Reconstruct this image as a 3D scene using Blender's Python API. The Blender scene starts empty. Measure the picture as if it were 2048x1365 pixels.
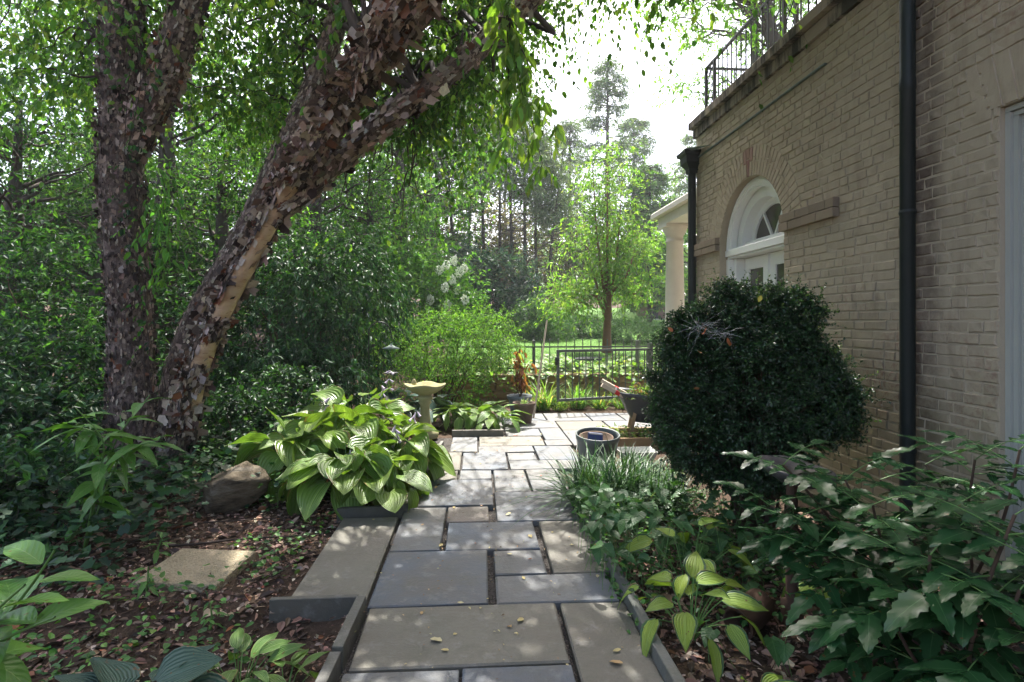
import bpy, math, random
import numpy as np
from mathutils import Vector, Matrix, Quaternion

random.seed(11)
rng = np.random.default_rng(11)
R = math.radians
scene = bpy.context.scene
col = scene.collection

# ------------------------------------------------------------------ camera, sky, sun, exposure
F_PX, EYE, YAW = 1138.0, 1.42, R(3.47)
cd = bpy.data.cameras.new('camera'); cam = bpy.data.objects.new('camera', cd); col.objects.link(cam)
cam.location = (0, 0, EYE); cam.rotation_euler = (R(90), 0, -YAW)
cd.sensor_width = 36; cd.lens = 36 * F_PX / 2048; cd.shift_y = -41.5 / 2048
cd.clip_start = .05; cd.clip_end = 2000
scene.camera = cam
SUN_EL, SUN_AZ = R(60.5), R(4.5)
world = bpy.data.worlds.new('World'); scene.world = world; world.use_nodes = True
wn = world.node_tree; wn.nodes.clear()
sky = wn.nodes.new('ShaderNodeTexSky'); sky.sky_type = 'NISHITA'; sky.sun_disc = False
sky.sun_elevation = SUN_EL; sky.sun_rotation = SUN_AZ; sky.dust_density = 5.0; sky.air_density = .8; sky.ozone_density = .5
bg = wn.nodes.new('ShaderNodeBackground'); bg.inputs[1].default_value = .15
wo = wn.nodes.new('ShaderNodeOutputWorld')
wn.links.new(sky.outputs[0], bg.inputs[0]); wn.links.new(bg.outputs[0], wo.inputs[0])
sd = bpy.data.lights.new('sun', 'SUN'); sun = bpy.data.objects.new('sun', sd); col.objects.link(sun)
sd.energy = 3.8; sd.angle = R(.53); sd.color = (1, .965, .91)
S = Vector((math.sin(SUN_AZ) * math.cos(SUN_EL), math.cos(SUN_AZ) * math.cos(SUN_EL), math.sin(SUN_EL)))
sun.rotation_euler = S.to_track_quat('Z', 'Y').to_euler(); sun.location = S * 40
scene.view_settings.view_transform = 'Standard'; scene.view_settings.look = 'None'
scene.view_settings.exposure = 2.0; scene.view_settings.gamma = 1.0
scene.cycles.max_bounces = 8; scene.cycles.diffuse_bounces = 4; scene.cycles.glossy_bounces = 2
scene.cycles.transmission_bounces = 6; scene.cycles.transparent_max_bounces = 8
scene.cycles.sample_clamp_indirect = 6; scene.cycles.use_denoising = True

CS, SN = math.cos(YAW), math.sin(YAW)
def W(u, v, Z):
    "point of the place seen at photograph position u, v at depth Z"
    x = (u - 1024) / F_PX * Z
    return np.array((x * CS + Z * SN, Z * CS - x * SN, EYE + (641 - v) / F_PX * Z))
def depth(p): return p[..., 0] * SN + p[..., 1] * CS

# ------------------------------------------------------------------ materials
def newmat(name):
    m = bpy.data.materials.new(name); m.use_nodes = True; nt = m.node_tree; nt.nodes.clear()
    return m, nt, nt.nodes, nt.links
def nd(nt, t, **kw):
    n = nt.nodes.new(t)
    for k, v in kw.items():
        if k.startswith('i_'): n.inputs[int(k[2:]) if k[2:].isdigit() else k[2:]].default_value = v
        else: setattr(n, k, v)
    return n
def ramp(nt, fac, stops):
    r = nt.nodes.new('ShaderNodeValToRGB'); e = r.color_ramp.elements
    while len(e) < len(stops): e.new(.5)
    for x, (p, c) in zip(e, stops): x.position = p; x.color = (*c, 1) if len(c) == 3 else c
    nt.links.new(fac, r.inputs[0]); return r.outputs[0]
def noise(nt, scale, detail=4, rough=.6, vec=None, dim=None):
    n = nt.nodes.new('ShaderNodeTexNoise'); n.inputs['Scale'].default_value = scale
    n.inputs['Detail'].default_value = detail; n.inputs['Roughness'].default_value = rough
    if vec is not None: nt.links.new(vec, n.inputs['Vector'])
    return n.outputs['Fac']
def mix(nt, fac, a, b, typ='MIX'):
    n = nt.nodes.new('ShaderNodeMix'); n.data_type = 'RGBA'; n.blend_type = typ
    for i, v in ((0, fac), (6, a), (7, b)):
        s = n.inputs[i]
        if hasattr(v, 'links'): nt.links.new(v, s)
        elif isinstance(v, (int, float)): s.default_value = v if i == 0 else (v, v, v, 1)
        else: s.default_value = (*v, 1)
    return n.outputs[2]
def math_(nt, op, a, b=0.):
    n = nt.nodes.new('ShaderNodeMath'); n.operation = op
    for s, v in ((n.inputs[0], a), (n.inputs[1], b)):
        if hasattr(v, 'links'): nt.links.new(v, s)
        else: s.default_value = v
    return n.outputs[0]
def bsdf(nt, color, rough=.8, spec=.3, bump=None, bstr=.4, bdist=.01, metal=0):
    b = nt.nodes.new('ShaderNodeBsdfPrincipled')
    for k, v in (('Base Color', color), ('Roughness', rough)):
        if hasattr(v, 'links'): nt.links.new(v, b.inputs[k])
        else: b.inputs[k].default_value = (*v, 1) if k == 'Base Color' else v
    b.inputs['Specular IOR Level'].default_value = spec; b.inputs['Metallic'].default_value = metal
    if bump is not None:
        bp = nt.nodes.new('ShaderNodeBump'); bp.inputs['Strength'].default_value = bstr; bp.inputs['Distance'].default_value = bdist
        nt.links.new(bump, bp.inputs['Height']); nt.links.new(bp.outputs[0], b.inputs['Normal'])
    return b.outputs[0]
def out(nt, sh):
    o = nt.nodes.new('ShaderNodeOutputMaterial'); nt.links.new(sh, o.inputs[0])
def wpos(nt): return nt.nodes.new('ShaderNodeNewGeometry').outputs['Position']
def stretch(nt, vec, s):
    m = nt.nodes.new('ShaderNodeMapping'); m.inputs['Scale'].default_value = s; nt.links.new(vec, m.inputs[0]); return m.outputs[0]

def leaf_mat(name, rough=.45, spec=.4, trans=.38, tcol=(1.5, 1.5, .55)):
    m, nt, _, _ = newmat(name)
    a = nd(nt, 'ShaderNodeAttribute', attribute_name='tint').outputs['Color']
    sh = bsdf(nt, a, rough, spec)
    t = nt.nodes.new('ShaderNodeBsdfTranslucent'); nt.links.new(mix(nt, 1., a, tcol, 'MULTIPLY'), t.inputs[0])
    ms = nt.nodes.new('ShaderNodeMixShader'); ms.inputs[0].default_value = trans
    nt.links.new(sh, ms.inputs[1]); nt.links.new(t.outputs[0], ms.inputs[2]); out(nt, ms.outputs[0]); return m
M = {}
M['leaf'] = leaf_mat('leaf', .5, .3, .46)
M['leaf_glossy'] = leaf_mat('glossy_leaf', .46, .28, .25)
M['leaf_box'] = leaf_mat('boxwood_leaf', .30, .55, .25)
M['leaf_matte'] = leaf_mat('matte_leaf', .65, .25, .3)
M['needle'] = leaf_mat('needle', .6, .25, .35)

def big_leaf_mat(name, base, edge, vein, rough, spec, trans, rib=None, edge_at=.8, tcol=(1.35, 1.45, .5), vf=46, vb=.3):
    "leaves with a midrib and veins in relief; UV.x runs across, UV.y along"
    m, nt, _, lk = newmat(name)
    uv = nd(nt, 'ShaderNodeUVMap', uv_map='uv').outputs[0]
    sp = nt.nodes.new('ShaderNodeSeparateXYZ'); lk.new(uv, sp.inputs[0])
    x = math_(nt, 'ABSOLUTE', math_(nt, 'SUBTRACT', sp.outputs[0], .5))        # 0 midrib .5 edge
    if rib: w = math_(nt, 'SINE', math_(nt, 'MULTIPLY', x, rib * 2 * math.pi * 2))
    else: w = math_(nt, 'SINE', math_(nt, 'MULTIPLY', math_(nt, 'SUBTRACT', sp.outputs[1], math_(nt, 'MULTIPLY', x, .55)), vf))
    mid = math_(nt, 'LESS_THAN', x, .018)
    rnd = nt.nodes.new('ShaderNodeObjectInfo').outputs['Random']
    nz = noise(nt, 3.0, 3, vec=wpos(nt))
    c = mix(nt, math_(nt, 'MULTIPLY', rnd, .55), base, tuple(min(1, q * k) for q, k in zip(base, (1.7, 1.25, .9))))
    c = mix(nt, math_(nt, 'MULTIPLY', nz, .35), c, tuple(q * .55 for q in base))
    e = math_(nt, 'GREATER_THAN', math_(nt, 'ADD', math_(nt, 'MULTIPLY', x, 2.0), math_(nt, 'MULTIPLY', noise(nt, 16, 2, vec=wpos(nt)), .18)), edge_at + .09)
    c = mix(nt, e, c, edge)
    v = math_(nt, 'GREATER_THAN', w, .93 if rib else .965)
    c = mix(nt, math_(nt, 'MULTIPLY', v, .35 if vb > .2 else .0), c, vein); c = mix(nt, math_(nt, 'MULTIPLY', mid, .7), c, vein)
    spots = math_(nt, 'GREATER_THAN', noise(nt, 34, 2, vec=wpos(nt)), .70)
    c = mix(nt, math_(nt, 'MULTIPLY', spots, .8), c, (.12, .06, .02))
    if rib: c = mix(nt, math_(nt, 'MULTIPLY', math_(nt, 'GREATER_THAN', math_(nt, 'ADD', x, math_(nt, 'MULTIPLY', noise(nt, 9, 4, .7, wpos(nt)), .42)), .715), .85), c, (.20, .13, .05))   # browned margins
    sh = bsdf(nt, c, rough, spec, bump=w, bstr=.55 if rib else vb, bdist=.004 if rib else .0015)
    t = nt.nodes.new('ShaderNodeBsdfTranslucent'); lk.new(mix(nt, 1., c, tcol, 'MULTIPLY'), t.inputs[0])
    ms = nt.nodes.new('ShaderNodeMixShader'); ms.inputs[0].default_value = trans
    lk.new(sh, ms.inputs[1]); lk.new(t.outputs[0], ms.inputs[2]); out(nt, ms.outputs[0]); return m
M['hosta'] = big_leaf_mat('lime_hosta_leaf', (.125, .235, .045), (.125, .235, .045), (.28, .39, .12), .33, .5, .28, 5.5, 1.5)
M['hosta_narrow'] = big_leaf_mat('mid_green_hosta_leaf', (.10, .21, .04), (.20, .30, .10), (.26, .36, .12), .38, .5, .28, 4.5, .86)
M['hosta_blue'] = big_leaf_mat('blue_green_hosta_leaf', (.035, .085, .065), (.035, .085, .065), (.07, .13, .10), .45, .4, .12, 6.5, 1.5)
M['hosta_edged'] = big_leaf_mat('yellow_green_hosta_leaf', (.20, .32, .05), (.03, .085, .035), (.28, .40, .10), .40, .45, .30, 4.5, .80)
M['broad'] = big_leaf_mat('broad_green_leaf', (.075, .20, .035), (.075, .20, .035), (.16, .28, .08), .42, .4, .30, None, 1.5)
M['heart'] = big_leaf_mat('heart_leaf', (.036, .105, .036), (.036, .105, .036), (.09, .18, .07), .42, .28, .22, None, 1.5)
M['holly'] = big_leaf_mat('spiny_leaflet', (.022, .076, .026), (.022, .076, .026), (.07, .16, .06), .27, .45, .16, None, 1.5, vf=30, vb=.08)

def plain(name, color, rough=.7, spec=.3, nscale=0, namp=.3, bump=0, bscale=60, metal=0, dark=None):
    m, nt, _, _ = newmat(name); c = color; p = wpos(nt)
    if nscale: c = mix(nt, math_(nt, 'MULTIPLY', noise(nt, nscale, 5, vec=p), namp * 2), color, dark or tuple(q * .45 for q in color))
    out(nt, bsdf(nt, c, rough, spec, noise(nt, bscale, 5, vec=p) if bump else None, bump, .01, metal)); return m
M['twig'] = plain('twig_bark', (.055, .042, .034), .85, .15)
M['stem'] = plain('green_stem', (.10, .19, .05), .5, .3)
M['stem_brown'] = plain('woody_stem', (.10, .065, .045), .8, .2, 20, .4)
M['bark'] = plain('grey_bark', (.10, .085, .07), .9, .1, 9, .5, .6, 22)
M['bark_far'] = plain('dark_conifer_bark', (.085, .068, .058), .9, .1, 6, .5)
M['bark_orange'] = plain('orange_brown_bark', (.20, .105, .055), .7, .2, 8, .45)
M['white'] = plain('white_paint', (.78, .79, .76), .45, .4, 2.5, .06, .03, 90)
M['door_paint'] = plain('pale_grey_green_paint', (.36, .37, .33), .5, .35, 3, .1)
M['iron'] = plain('black_iron', (.018, .02, .02), .5, .4, 12, .3)
M['gate_metal'] = plain('grey_green_metal', (.095, .11, .10), .55, .4, 10, .35)
M['pipe'] = plain('dark_green_pipe', (.014, .02, .018), .5, .3, 5, .3, .05, 30)
M['lead'] = plain('lead_flashing', (.16, .21, .19), .6, .3, 12, .5)
M['column'] = plain('limestone', (.70, .66, .58), .8, .2, 5, .25, .12, 60, dark=(.42, .37, .30))
M['concrete'] = plain('mossy_cast_stone', (.42, .38, .22), .9, .15, 7, .5, .4, 60, dark=(.16, .16, .07))
M['greystone'] = plain('wet_grey_stone', (.085, .08, .085), .4, .4, 9, .6, .3, 40)
M['terracotta'] = plain('dull_terracotta', (.10, .06, .042), .85, .2, 8, .4, .2, 50)
M['tub'] = plain('grey_green_plastic', (.10, .12, .115), .5, .35, 5, .2)
M['potgrey'] = plain('blue_grey_plastic', (.17, .19, .20), .55, .3, 6, .25)
M['fibre'] = plain('brown_fibre_pot', (.17, .125, .095), .95, .1, 30, .4, .6, 120)
M['timber'] = plain('weathered_timber', (.33, .23, .13), .8, .2, 9, .4, .2, 50)
M['timber_dark'] = plain('dark_red_timber', (.055, .025, .018), .7, .25, 9, .4)
M['paleplastic'] = plain('pale_grey_plastic', (.48, .49, .47), .5, .35, 5, .15)
M['barrow'] = plain('dark_grey_plastic', (.055, .06, .065), .42, .4, 5, .3)
M['handle'] = plain('pale_wood', (.60, .50, .38), .7, .25, 9, .3)
M['red'] = plain('red_sticker', (.5, .03, .03), .5, .3)
M['blue'] = plain('blue_packet', (.012, .03, .12), .35, .5)
M['rubber'] = plain('black_rubber', (.02, .02, .02), .7, .2)
M['web'] = plain('spider_silk', (.75, .75, .75), .5, .5)
M['petal'] = plain('pale_lilac_petal', (.50, .42, .52), .6, .2)
M['petal_white'] = plain('white_petal', (.72, .76, .64), .6, .2)
M['farwall'] = plain('far_brown_wall', (.26, .16, .12), .9, .1, 1, .3)
M['farwhite'] = plain('far_pale_stone', (.6, .58, .54), .8, .1)
m, nt, _, _ = newmat('window_glass'); out(nt, bsdf(nt, mix(nt, noise(nt, 1.3, 2, vec=wpos(nt)), (.05, .045, .04), (.12, .105, .09)), .03, .6)); M['glass'] = m

# bluestone: every slab carries its own tone in obj.color
m, nt, _, _ = newmat('bluestone'); p = wpos(nt)
oc = nt.nodes.new('ShaderNodeObjectInfo').outputs['Color']
n1 = noise(nt, 2.2, 6, .65, p); n2 = noise(nt, 55, 4, .7, p); n3 = noise(nt, 9, 5, .7, p); n4 = noise(nt, 5, 6, .75, p)
c = mix(nt, ramp(nt, n1, [(.35, (0, 0, 0)), (.65, (1, 1, 1))]), oc, mix(nt, .7, oc, (.125, .105, .075)))
c = mix(nt, math_(nt, 'MULTIPLY', n2, .45), c, (.08, .085, .09)); c = mix(nt, ramp(nt, n3, [(.55, (0, 0, 0)), (.8, (.6, .6, .6))]), c, (.26, .25, .24)); c = mix(nt, ramp(nt, n4, [(.5, (0, 0, 0)), (.72, (.7, .7, .7))]), c, (.085, .085, .06))
out(nt, bsdf(nt, c, .62, .35, math_(nt, 'ADD', n2, math_(nt, 'MULTIPLY', n3, 2.6)), .45, .007)); M['slate'] = m

# painted brick: worn cream paint, brick colour showing in places
def brick_mat(name, paint, shade):
    m, nt, _, lk = newmat(name); p = wpos(nt)
    g = nt.nodes.new('ShaderNodeNewGeometry'); oi = nt.nodes.new('ShaderNodeObjectInfo')
    rnd = math_(nt, 'FRACT', math_(nt, 'ADD', g.outputs['Random Per Island'], oi.outputs['Random']))
    c = mix(nt, math_(nt, 'MULTIPLY', rnd, .5), paint, shade)
    big = noise(nt, .9, 4, .6, p); fine = noise(nt, 30, 5, .7, p); mid = noise(nt, 6, 5, .65, p)
    c = mix(nt, ramp(nt, mid, [(.5, (0, 0, 0)), (.75, (.55, .55, .55))]), c, (.19, .155, .115))
    wear = math_(nt, 'MULTIPLY', ramp(nt, big, [(.52, (0, 0, 0)), (.64, (1, 1, 1))]), ramp(nt, fine, [(.47, (0, 0, 0)), (.6, (1, 1, 1))]))
    c = mix(nt, math_(nt, 'MULTIPLY', wear, .75), c, (.20, .095, .075))
    sx = nt.nodes.new('ShaderNodeSeparateXYZ'); lk.new(p, sx.inputs[0])
    band = ramp(nt, math_(nt, 'ABSOLUTE', math_(nt, 'SUBTRACT', sx.outputs[1], 3.36)), [(.05, (1, 1, 1)), (.17, (0, 0, 0))])      # run-off stain beside the downspout
    c = mix(nt, math_(nt, 'MULTIPLY', band, ramp(nt, noise(nt, 2.6, 6, .75, p), [(.35, (.15, .15, .15)), (.6, (.9, .9, .9))])), c, (.085, .06, .045))
    low = ramp(nt, math_(nt, 'ADD', sx.outputs[2], math_(nt, 'MULTIPLY', big, -.9)), [(.0, (.75, .75, .75)), (.75, (0, 0, 0))])                 # algae low on the wall
    c = mix(nt, math_(nt, 'MULTIPLY', low, .7), c, (.13, .125, .055))
    str_ = ramp(nt, noise(nt, 4, 5, .7, stretch(nt, p, (1, 1.4, .22))), [(.54, (0, 0, 0)), (.70, (.55, .55, .55))])                        # rain streaks
    c = mix(nt, str_, c, (.17, .135, .10))
    out(nt, bsdf(nt, c, .85, .2, math_(nt, 'ADD', math_(nt, 'MULTIPLY', mid, 2.2), fine), .35, .005)); return m
M['brick'] = brick_mat('painted_brick', (.365, .308, .222), (.295, .248, .178)); M['impost'] = brick_mat('stained_brick', (.24, .19, .135), (.12, .10, .075))
M['redbrick'] = brick_mat('bare_red_brick', (.20, .10, .08), (.33, .25, .19))
m, nt, _, _ = newmat('mortar'); p = wpos(nt)
out(nt, bsdf(nt, mix(nt, noise(nt, 5, 5, .7, p), (.42, .36, .265), (.34, .29, .212)), .9, .15, noise(nt, 40, 5, .7, p), .5, .006)); M['mortar'] = m
m, nt, _, _ = newmat('stained_coping'); p = wpos(nt)
st = ramp(nt, noise(nt, 3.2, 6, .7, stretch(nt, p, (1, 1.6, .35))), [(.42, (0, 0, 0)), (.56, (1, 1, 1))])
out(nt, bsdf(nt, mix(nt, st, (.30, .25, .20), (.05, .045, .036)), .85, .2, noise(nt, 25, 5, .7, p), .4, .008)); M['coping'] = m

# ground materials
m, nt, _, _ = newmat('earth'); p = wpos(nt)
c = mix(nt, noise(nt, 3, 6, .7, p), (.040, .028, .020), (.095, .065, .045)); c = mix(nt, ramp(nt, noise(nt, 45, 3, .7, p), [(.5, (0, 0, 0)), (.7, (.5, .5, .5))]), c, (.16, .11, .08))
out(nt, bsdf(nt, c, .95, .1, noise(nt, 30, 6, .8, p), .8, .03)); M['earth'] = m
m, nt, _, _ = newmat('joint_gravel'); p = wpos(nt)
vo = nt.nodes.new('ShaderNodeTexVoronoi'); vo.inputs['Scale'].default_value = 90; nt.links.new(p, vo.inputs['Vector'])
out(nt, bsdf(nt, mix(nt, vo.outputs['Color'], (.045, .04, .036), (.12, .11, .10)), .95, .1, vo.outputs['Distance'], .8, .02)); M['gravel'] = m
m, nt, _, _ = newmat('lawn_turf'); p = wpos(nt)
out(nt, bsdf(nt, mix(nt, noise(nt, 4, 6, .75, p), (.055, .13, .025), (.11, .20, .045)), .9, .1, noise(nt, 60, 4, .8, p), .7, .03)); M['lawn'] = m
m, nt, _, _ = newmat('exposed_aggregate'); p = wpos(nt)
vo = nt.nodes.new('ShaderNodeTexVoronoi'); vo.inputs['Scale'].default_value = 75; nt.links.new(p, vo.inputs['Vector'])
out(nt, bsdf(nt, mix(nt, .6, mix(nt, vo.outputs['Color'], (.24, .18, .11), (.48, .40, .28)), mix(nt, noise(nt, 6, 4, .6, p), (.36, .29, .19), (.15, .14, .08))), .8, .25, math_(nt, 'SUBTRACT', 1., vo.outputs['Distance']), .9, .012)); M['aggregate'] = m
m, nt, _, _ = newmat('lichen_rock'); p = wpos(nt)
out(nt, bsdf(nt, ramp(nt, noise(nt, 5, 7, .72, stretch(nt, p, (1, 1, 3.5))), [(.33, (.05, .042, .03)), (.52, (.15, .12, .08)), (.72, (.26, .23, .18))]), .9, .15, noise(nt, 14, 7, .75, stretch(nt, p, (1, 1, 2.5))), .9, .04)); M['rock'] = m
m, nt, _, _ = newmat('ochre_wall_stone'); p = wpos(nt)
oc = nt.nodes.new('ShaderNodeObjectInfo').outputs['Color']
out(nt, bsdf(nt, mix(nt, noise(nt, 7, 6, .7, p), oc, (.13, .09, .05)), .9, .15, noise(nt, 20, 6, .75, p), .7, .02)); M['wallstone'] = m
# dry leaves: colour per leaf
m, nt, _, _ = newmat('dry_leaf'); a = nd(nt, 'ShaderNodeAttribute', attribute_name='tint').outputs['Color']
out(nt, bsdf(nt, a, .7, .25)); M['dry'] = m
m, nt, _, _ = newmat('dry_leaf_single'); a = nt.nodes.new('ShaderNodeObjectInfo').outputs['Color']
out(nt, bsdf(nt, a, .7, .25, noise(nt, 60, 3, vec=wpos(nt)), .3, .004)); M['dry1'] = m
# birch bark: 'peel' attribute = smooth freshly peeled bark, else ragged layers
m, nt, _, _ = newmat('river_birch_bark'); p = wpos(nt)
pe = nd(nt, 'ShaderNodeAttribute', attribute_name='peel').outputs['Fac']
n1 = noise(nt, 13, 6, .75, p); n2 = noise(nt, 34, 5, .7, stretch(nt, p, (1, 1, .5)))
rag = mix(nt, ramp(nt, n2, [(.42, (0, 0, 0)), (.62, (1, 1, 1))]), ramp(nt, n1, [(.3, (.04, .03, .025)), (.47, (.14, .105, .085)), (.62, (.30, .23, .185)), (.8, (.44, .37, .32))]), (.075, .05, .042))
smooth = mix(nt, ramp(nt, noise(nt, 5, 5, .7, stretch(nt, p, (1, 1, 2.5))), [(.45, (0, 0, 0)), (.75, (1, 1, 1))]), (.56, .40, .26), (.40, .22, .12))
smooth = mix(nt, ramp(nt, noise(nt, 26, 3, .6, stretch(nt, p, (.5, .5, 2.5))), [(.62, (0, 0, 0)), (.70, (.8, .8, .8))]), smooth, (.20, .10, .05))
f = ramp(nt, math_(nt, 'ADD', pe, math_(nt, 'MULTIPLY', math_(nt, 'SUBTRACT', n1, .5), .9)), [(.46, (0, 0, 0)), (.52, (1, 1, 1))])
out(nt, bsdf(nt, mix(nt, f, rag, smooth), .75, .2, mix(nt, f, n2, noise(nt, 4, 2, vec=p)), .8, .02)); M['birch'] = m
m, nt, _, _ = newmat('peeling_bark'); a = nd(nt, 'ShaderNodeAttribute', attribute_name='tint').outputs['Color']
out(nt, bsdf(nt, mix(nt, math_(nt, 'MULTIPLY', noise(nt, 40, 4, .7, wpos(nt)), .7), a, (.05, .035, .03)), .75, .2)); M['flake'] = m

# ------------------------------------------------------------------ mesh helpers
ORG = {}
def mesh(name, V, Fs, mat, tint=None, smooth=False, attrs=None, uv=None):
    V = np.asarray(V, np.float32).reshape(-1, 3)
    if not isinstance(Fs, list): Fs = [Fs]
    Fs = [np.asarray(f, np.int32) for f in Fs if len(f)]
    me = bpy.data.meshes.new(name)
    me.vertices.add(len(V)); me.vertices.foreach_set('co', V.ravel())
    loops = np.concatenate([f.ravel() for f in Fs]); counts = np.concatenate([np.full(len(f), f.shape[1], np.int32) for f in Fs])
    me.loops.add(len(loops)); me.loops.foreach_set('vertex_index', loops)
    me.polygons.add(len(counts)); st = np.concatenate([[0], np.cumsum(counts)[:-1]]).astype(np.int32)
    me.polygons.foreach_set('loop_start', st)
    me.polygons.foreach_set('use_smooth', np.full(len(counts), bool(smooth)))
    if tint is not None:
        at = me.attributes.new('tint', 'FLOAT_COLOR', 'POINT')
        at.data.foreach_set('color', np.concatenate([np.asarray(tint, np.float32), np.ones((len(V), 1), np.float32)], 1).ravel())
    for k, a in (attrs or {}).items():
        at = me.attributes.new(k, 'FLOAT', 'POINT'); at.data.foreach_set('value', np.asarray(a, np.float32))
    if uv is not None:
        ul = me.uv_layers.new(name='uv'); ul.data.foreach_set('uv', np.asarray(uv, np.float32)[loops].ravel())
    me.update(calc_edges=True); me.validate()
    if mat: me.materials.append(M[mat] if isinstance(mat, str) else mat)
    return me
def tag(o, label=None, cat=None, group=None, kind=None):
    if label: o['label'] = label
    if cat: o['category'] = cat
    if group: o['group'] = group
    if kind: o['kind'] = kind
    return o
def link(name, data, parent=None, loc=None, mat4=None):
    o = bpy.data.objects.new(name, data); col.objects.link(o)
    if mat4 is not None: o.matrix_local = mat4
    elif loc is not None: o.location = loc
    if parent is not None: o.parent = parent
    return o
def thing(name, loc, label, cat, group=None):
    o = link(name, None, loc=tuple(float(q) for q in loc)); o.empty_display_size = .1
    ORG[o] = np.array(loc, float); return tag(o, label, cat, group)
def ob(name, VF, mat, parent=None, tint=None, smooth=False, kind=None, attrs=None, uv=None, **lab):
    "link one mesh object; geometry is given in world coordinates"
    V = np.asarray(VF[0], float).reshape(-1, 3); o0 = ORG.get(parent, np.zeros(3)) if parent is not None else None
    if parent is None:
        o0 = np.array([(V[:, 0].min() + V[:, 0].max()) / 2, (V[:, 1].min() + V[:, 1].max()) / 2, V[:, 2].min()])
    o = link(name, mesh(name, V - o0, VF[1], mat, tint, smooth, attrs, uv), parent, None if parent is not None else tuple(o0))
    ORG[o] = o0; tag(o, kind=kind, **lab); return o
def place(name, me, parent, m4, color=None):
    "link a shared mesh as a child of parent by its world matrix"
    o = link(name, me, parent, mat4=Matrix.Translation(-Vector(ORG[parent])) @ m4)
    ORG[o] = ORG[parent]
    if color: o.color = (*color, 1)
    return o
class MB:
    def __init__(s): s.V, s.F, s.T, s.n = [], {}, [], 0
    def add(s, V, Fs, tint=None):
        V = np.asarray(V, float).reshape(-1, 3)
        for f in (Fs if isinstance(Fs, list) else [Fs]):
            f = np.asarray(f, int)
            if len(f): s.F.setdefault(f.shape[1], []).append(f + s.n)
        s.V.append(V); s.n += len(V)
        if tint is not None: s.T.append(np.broadcast_to(np.asarray(tint, float), (len(V), 3)))
        return s
    def VF(s): return np.concatenate(s.V), [np.concatenate(f) for f in s.F.values()]
    def tint(s): return np.concatenate(s.T)
def box(x0, x1, y0, y1, z0, z1, b=0.):
    V = [(x0, y0, z0), (x1, y0, z0), (x1, y1, z0), (x0, y1, z0)]
    if not b:
        V += [(x0, y0, z1), (x1, y0, z1), (x1, y1, z1), (x0, y1, z1)]
        return np.array(V, float), [np.array([(3, 2, 1, 0), (4, 5, 6, 7), (0, 1, 5, 4), (1, 2, 6, 5), (2, 3, 7, 6), (3, 0, 4, 7)])]
    V += [(x0, y0, z1 - b), (x1, y0, z1 - b), (x1, y1, z1 - b), (x0, y1, z1 - b), (x0 + b, y0 + b, z1), (x1 - b, y0 + b, z1), (x1 - b, y1 - b, z1), (x0 + b, y1 - b, z1)]
    f = [(3, 2, 1, 0), (8, 9, 10, 11)] + [(i, (i + 1) % 4, (i + 1) % 4 + 4, i + 4) for i in range(4)] + [(i + 4, (i + 1) % 4 + 4, (i + 1) % 4 + 8, i + 8) for i in range(4)]
    return np.array(V, float), [np.array(f)]
def rot_about(V, c, ax, ang):
    m = np.array(Matrix.Rotation(ang, 3, ax)); return (np.asarray(V) - c) @ m.T + c
def beam(p, q, w, h, up=(0, 0, 1)):
    p, q = np.array(p, float), np.array(q, float); t = q - p; L = np.linalg.norm(t); t /= L
    s = np.cross(t, up); s /= np.linalg.norm(s); n = np.cross(s, t)
    V = [p + t * a * L + s * b * w / 2 + n * c * h / 2 for a in (0, 1) for (b, c) in ((-1, -1), (1, -1), (1, 1), (-1, 1))]
    return np.array(V), [np.array([(3, 2, 1, 0), (4, 5, 6, 7), (0, 1, 5, 4), (1, 2, 6, 5), (2, 3, 7, 6), (3, 0, 4, 7)])]
def lathe(prof, c, n=24, tilt=None):
    a = np.arange(n) * 2 * np.pi / n; V = []
    for r, z in prof: V.append(np.stack([r * np.cos(a), r * np.sin(a), np.full(n, z)], 1))
    V = np.concatenate(V); K = len(prof); i = np.arange(n); j = (i + 1) % n
    f = np.concatenate([np.stack([k * n + i, k * n + j, (k + 1) * n + j, (k + 1) * n + i], 1) for k in range(K - 1)])
    if tilt is not None: V = V @ np.array(Matrix.Rotation(tilt[1], 3, tilt[0])).T
    return V + np.array(c), [f]
def unit(v): return v / np.maximum(np.linalg.norm(v, axis=-1, keepdims=True), 1e-9)
def tubes(P, Rr, S=4, cap=False):
    "N polylines of K points -> tubes; P [N,K,3], Rr [N,K]"
    P = np.asarray(P, float); Rr = np.asarray(Rr, float)
    if P.ndim == 2: P, Rr = P[None], Rr[None]
    N, K, _ = P.shape; T = unit(np.gradient(P, axis=1)); mt = unit(T.mean(1))
    ref = np.where(np.abs(mt[:, 2:3]) < .8, np.array([[0, 0, 1.]]), np.array([[0, 1., 0]]))[:, None, :]
    A = unit(np.cross(T, np.broadcast_to(ref, T.shape))); B = np.cross(A, T)
    an = np.arange(S) * 2 * np.pi / S
    V = P[:, :, None] + Rr[:, :, None, None] * (A[:, :, None] * np.cos(an)[None, None, :, None] + B[:, :, None] * np.sin(an)[None, None, :, None])
    i = np.arange(S); j = (i + 1) % S; k = np.arange(K - 1)[:, None]
    q = np.stack([k * S + i, k * S + j, (k + 1) * S + j, (k + 1) * S + i], -1).reshape(-1, 4)
    Fq = (q[None] + (np.arange(N) * K * S)[:, None, None]).reshape(-1, 4)
    return V.reshape(-1, 3), [Fq]
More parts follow.
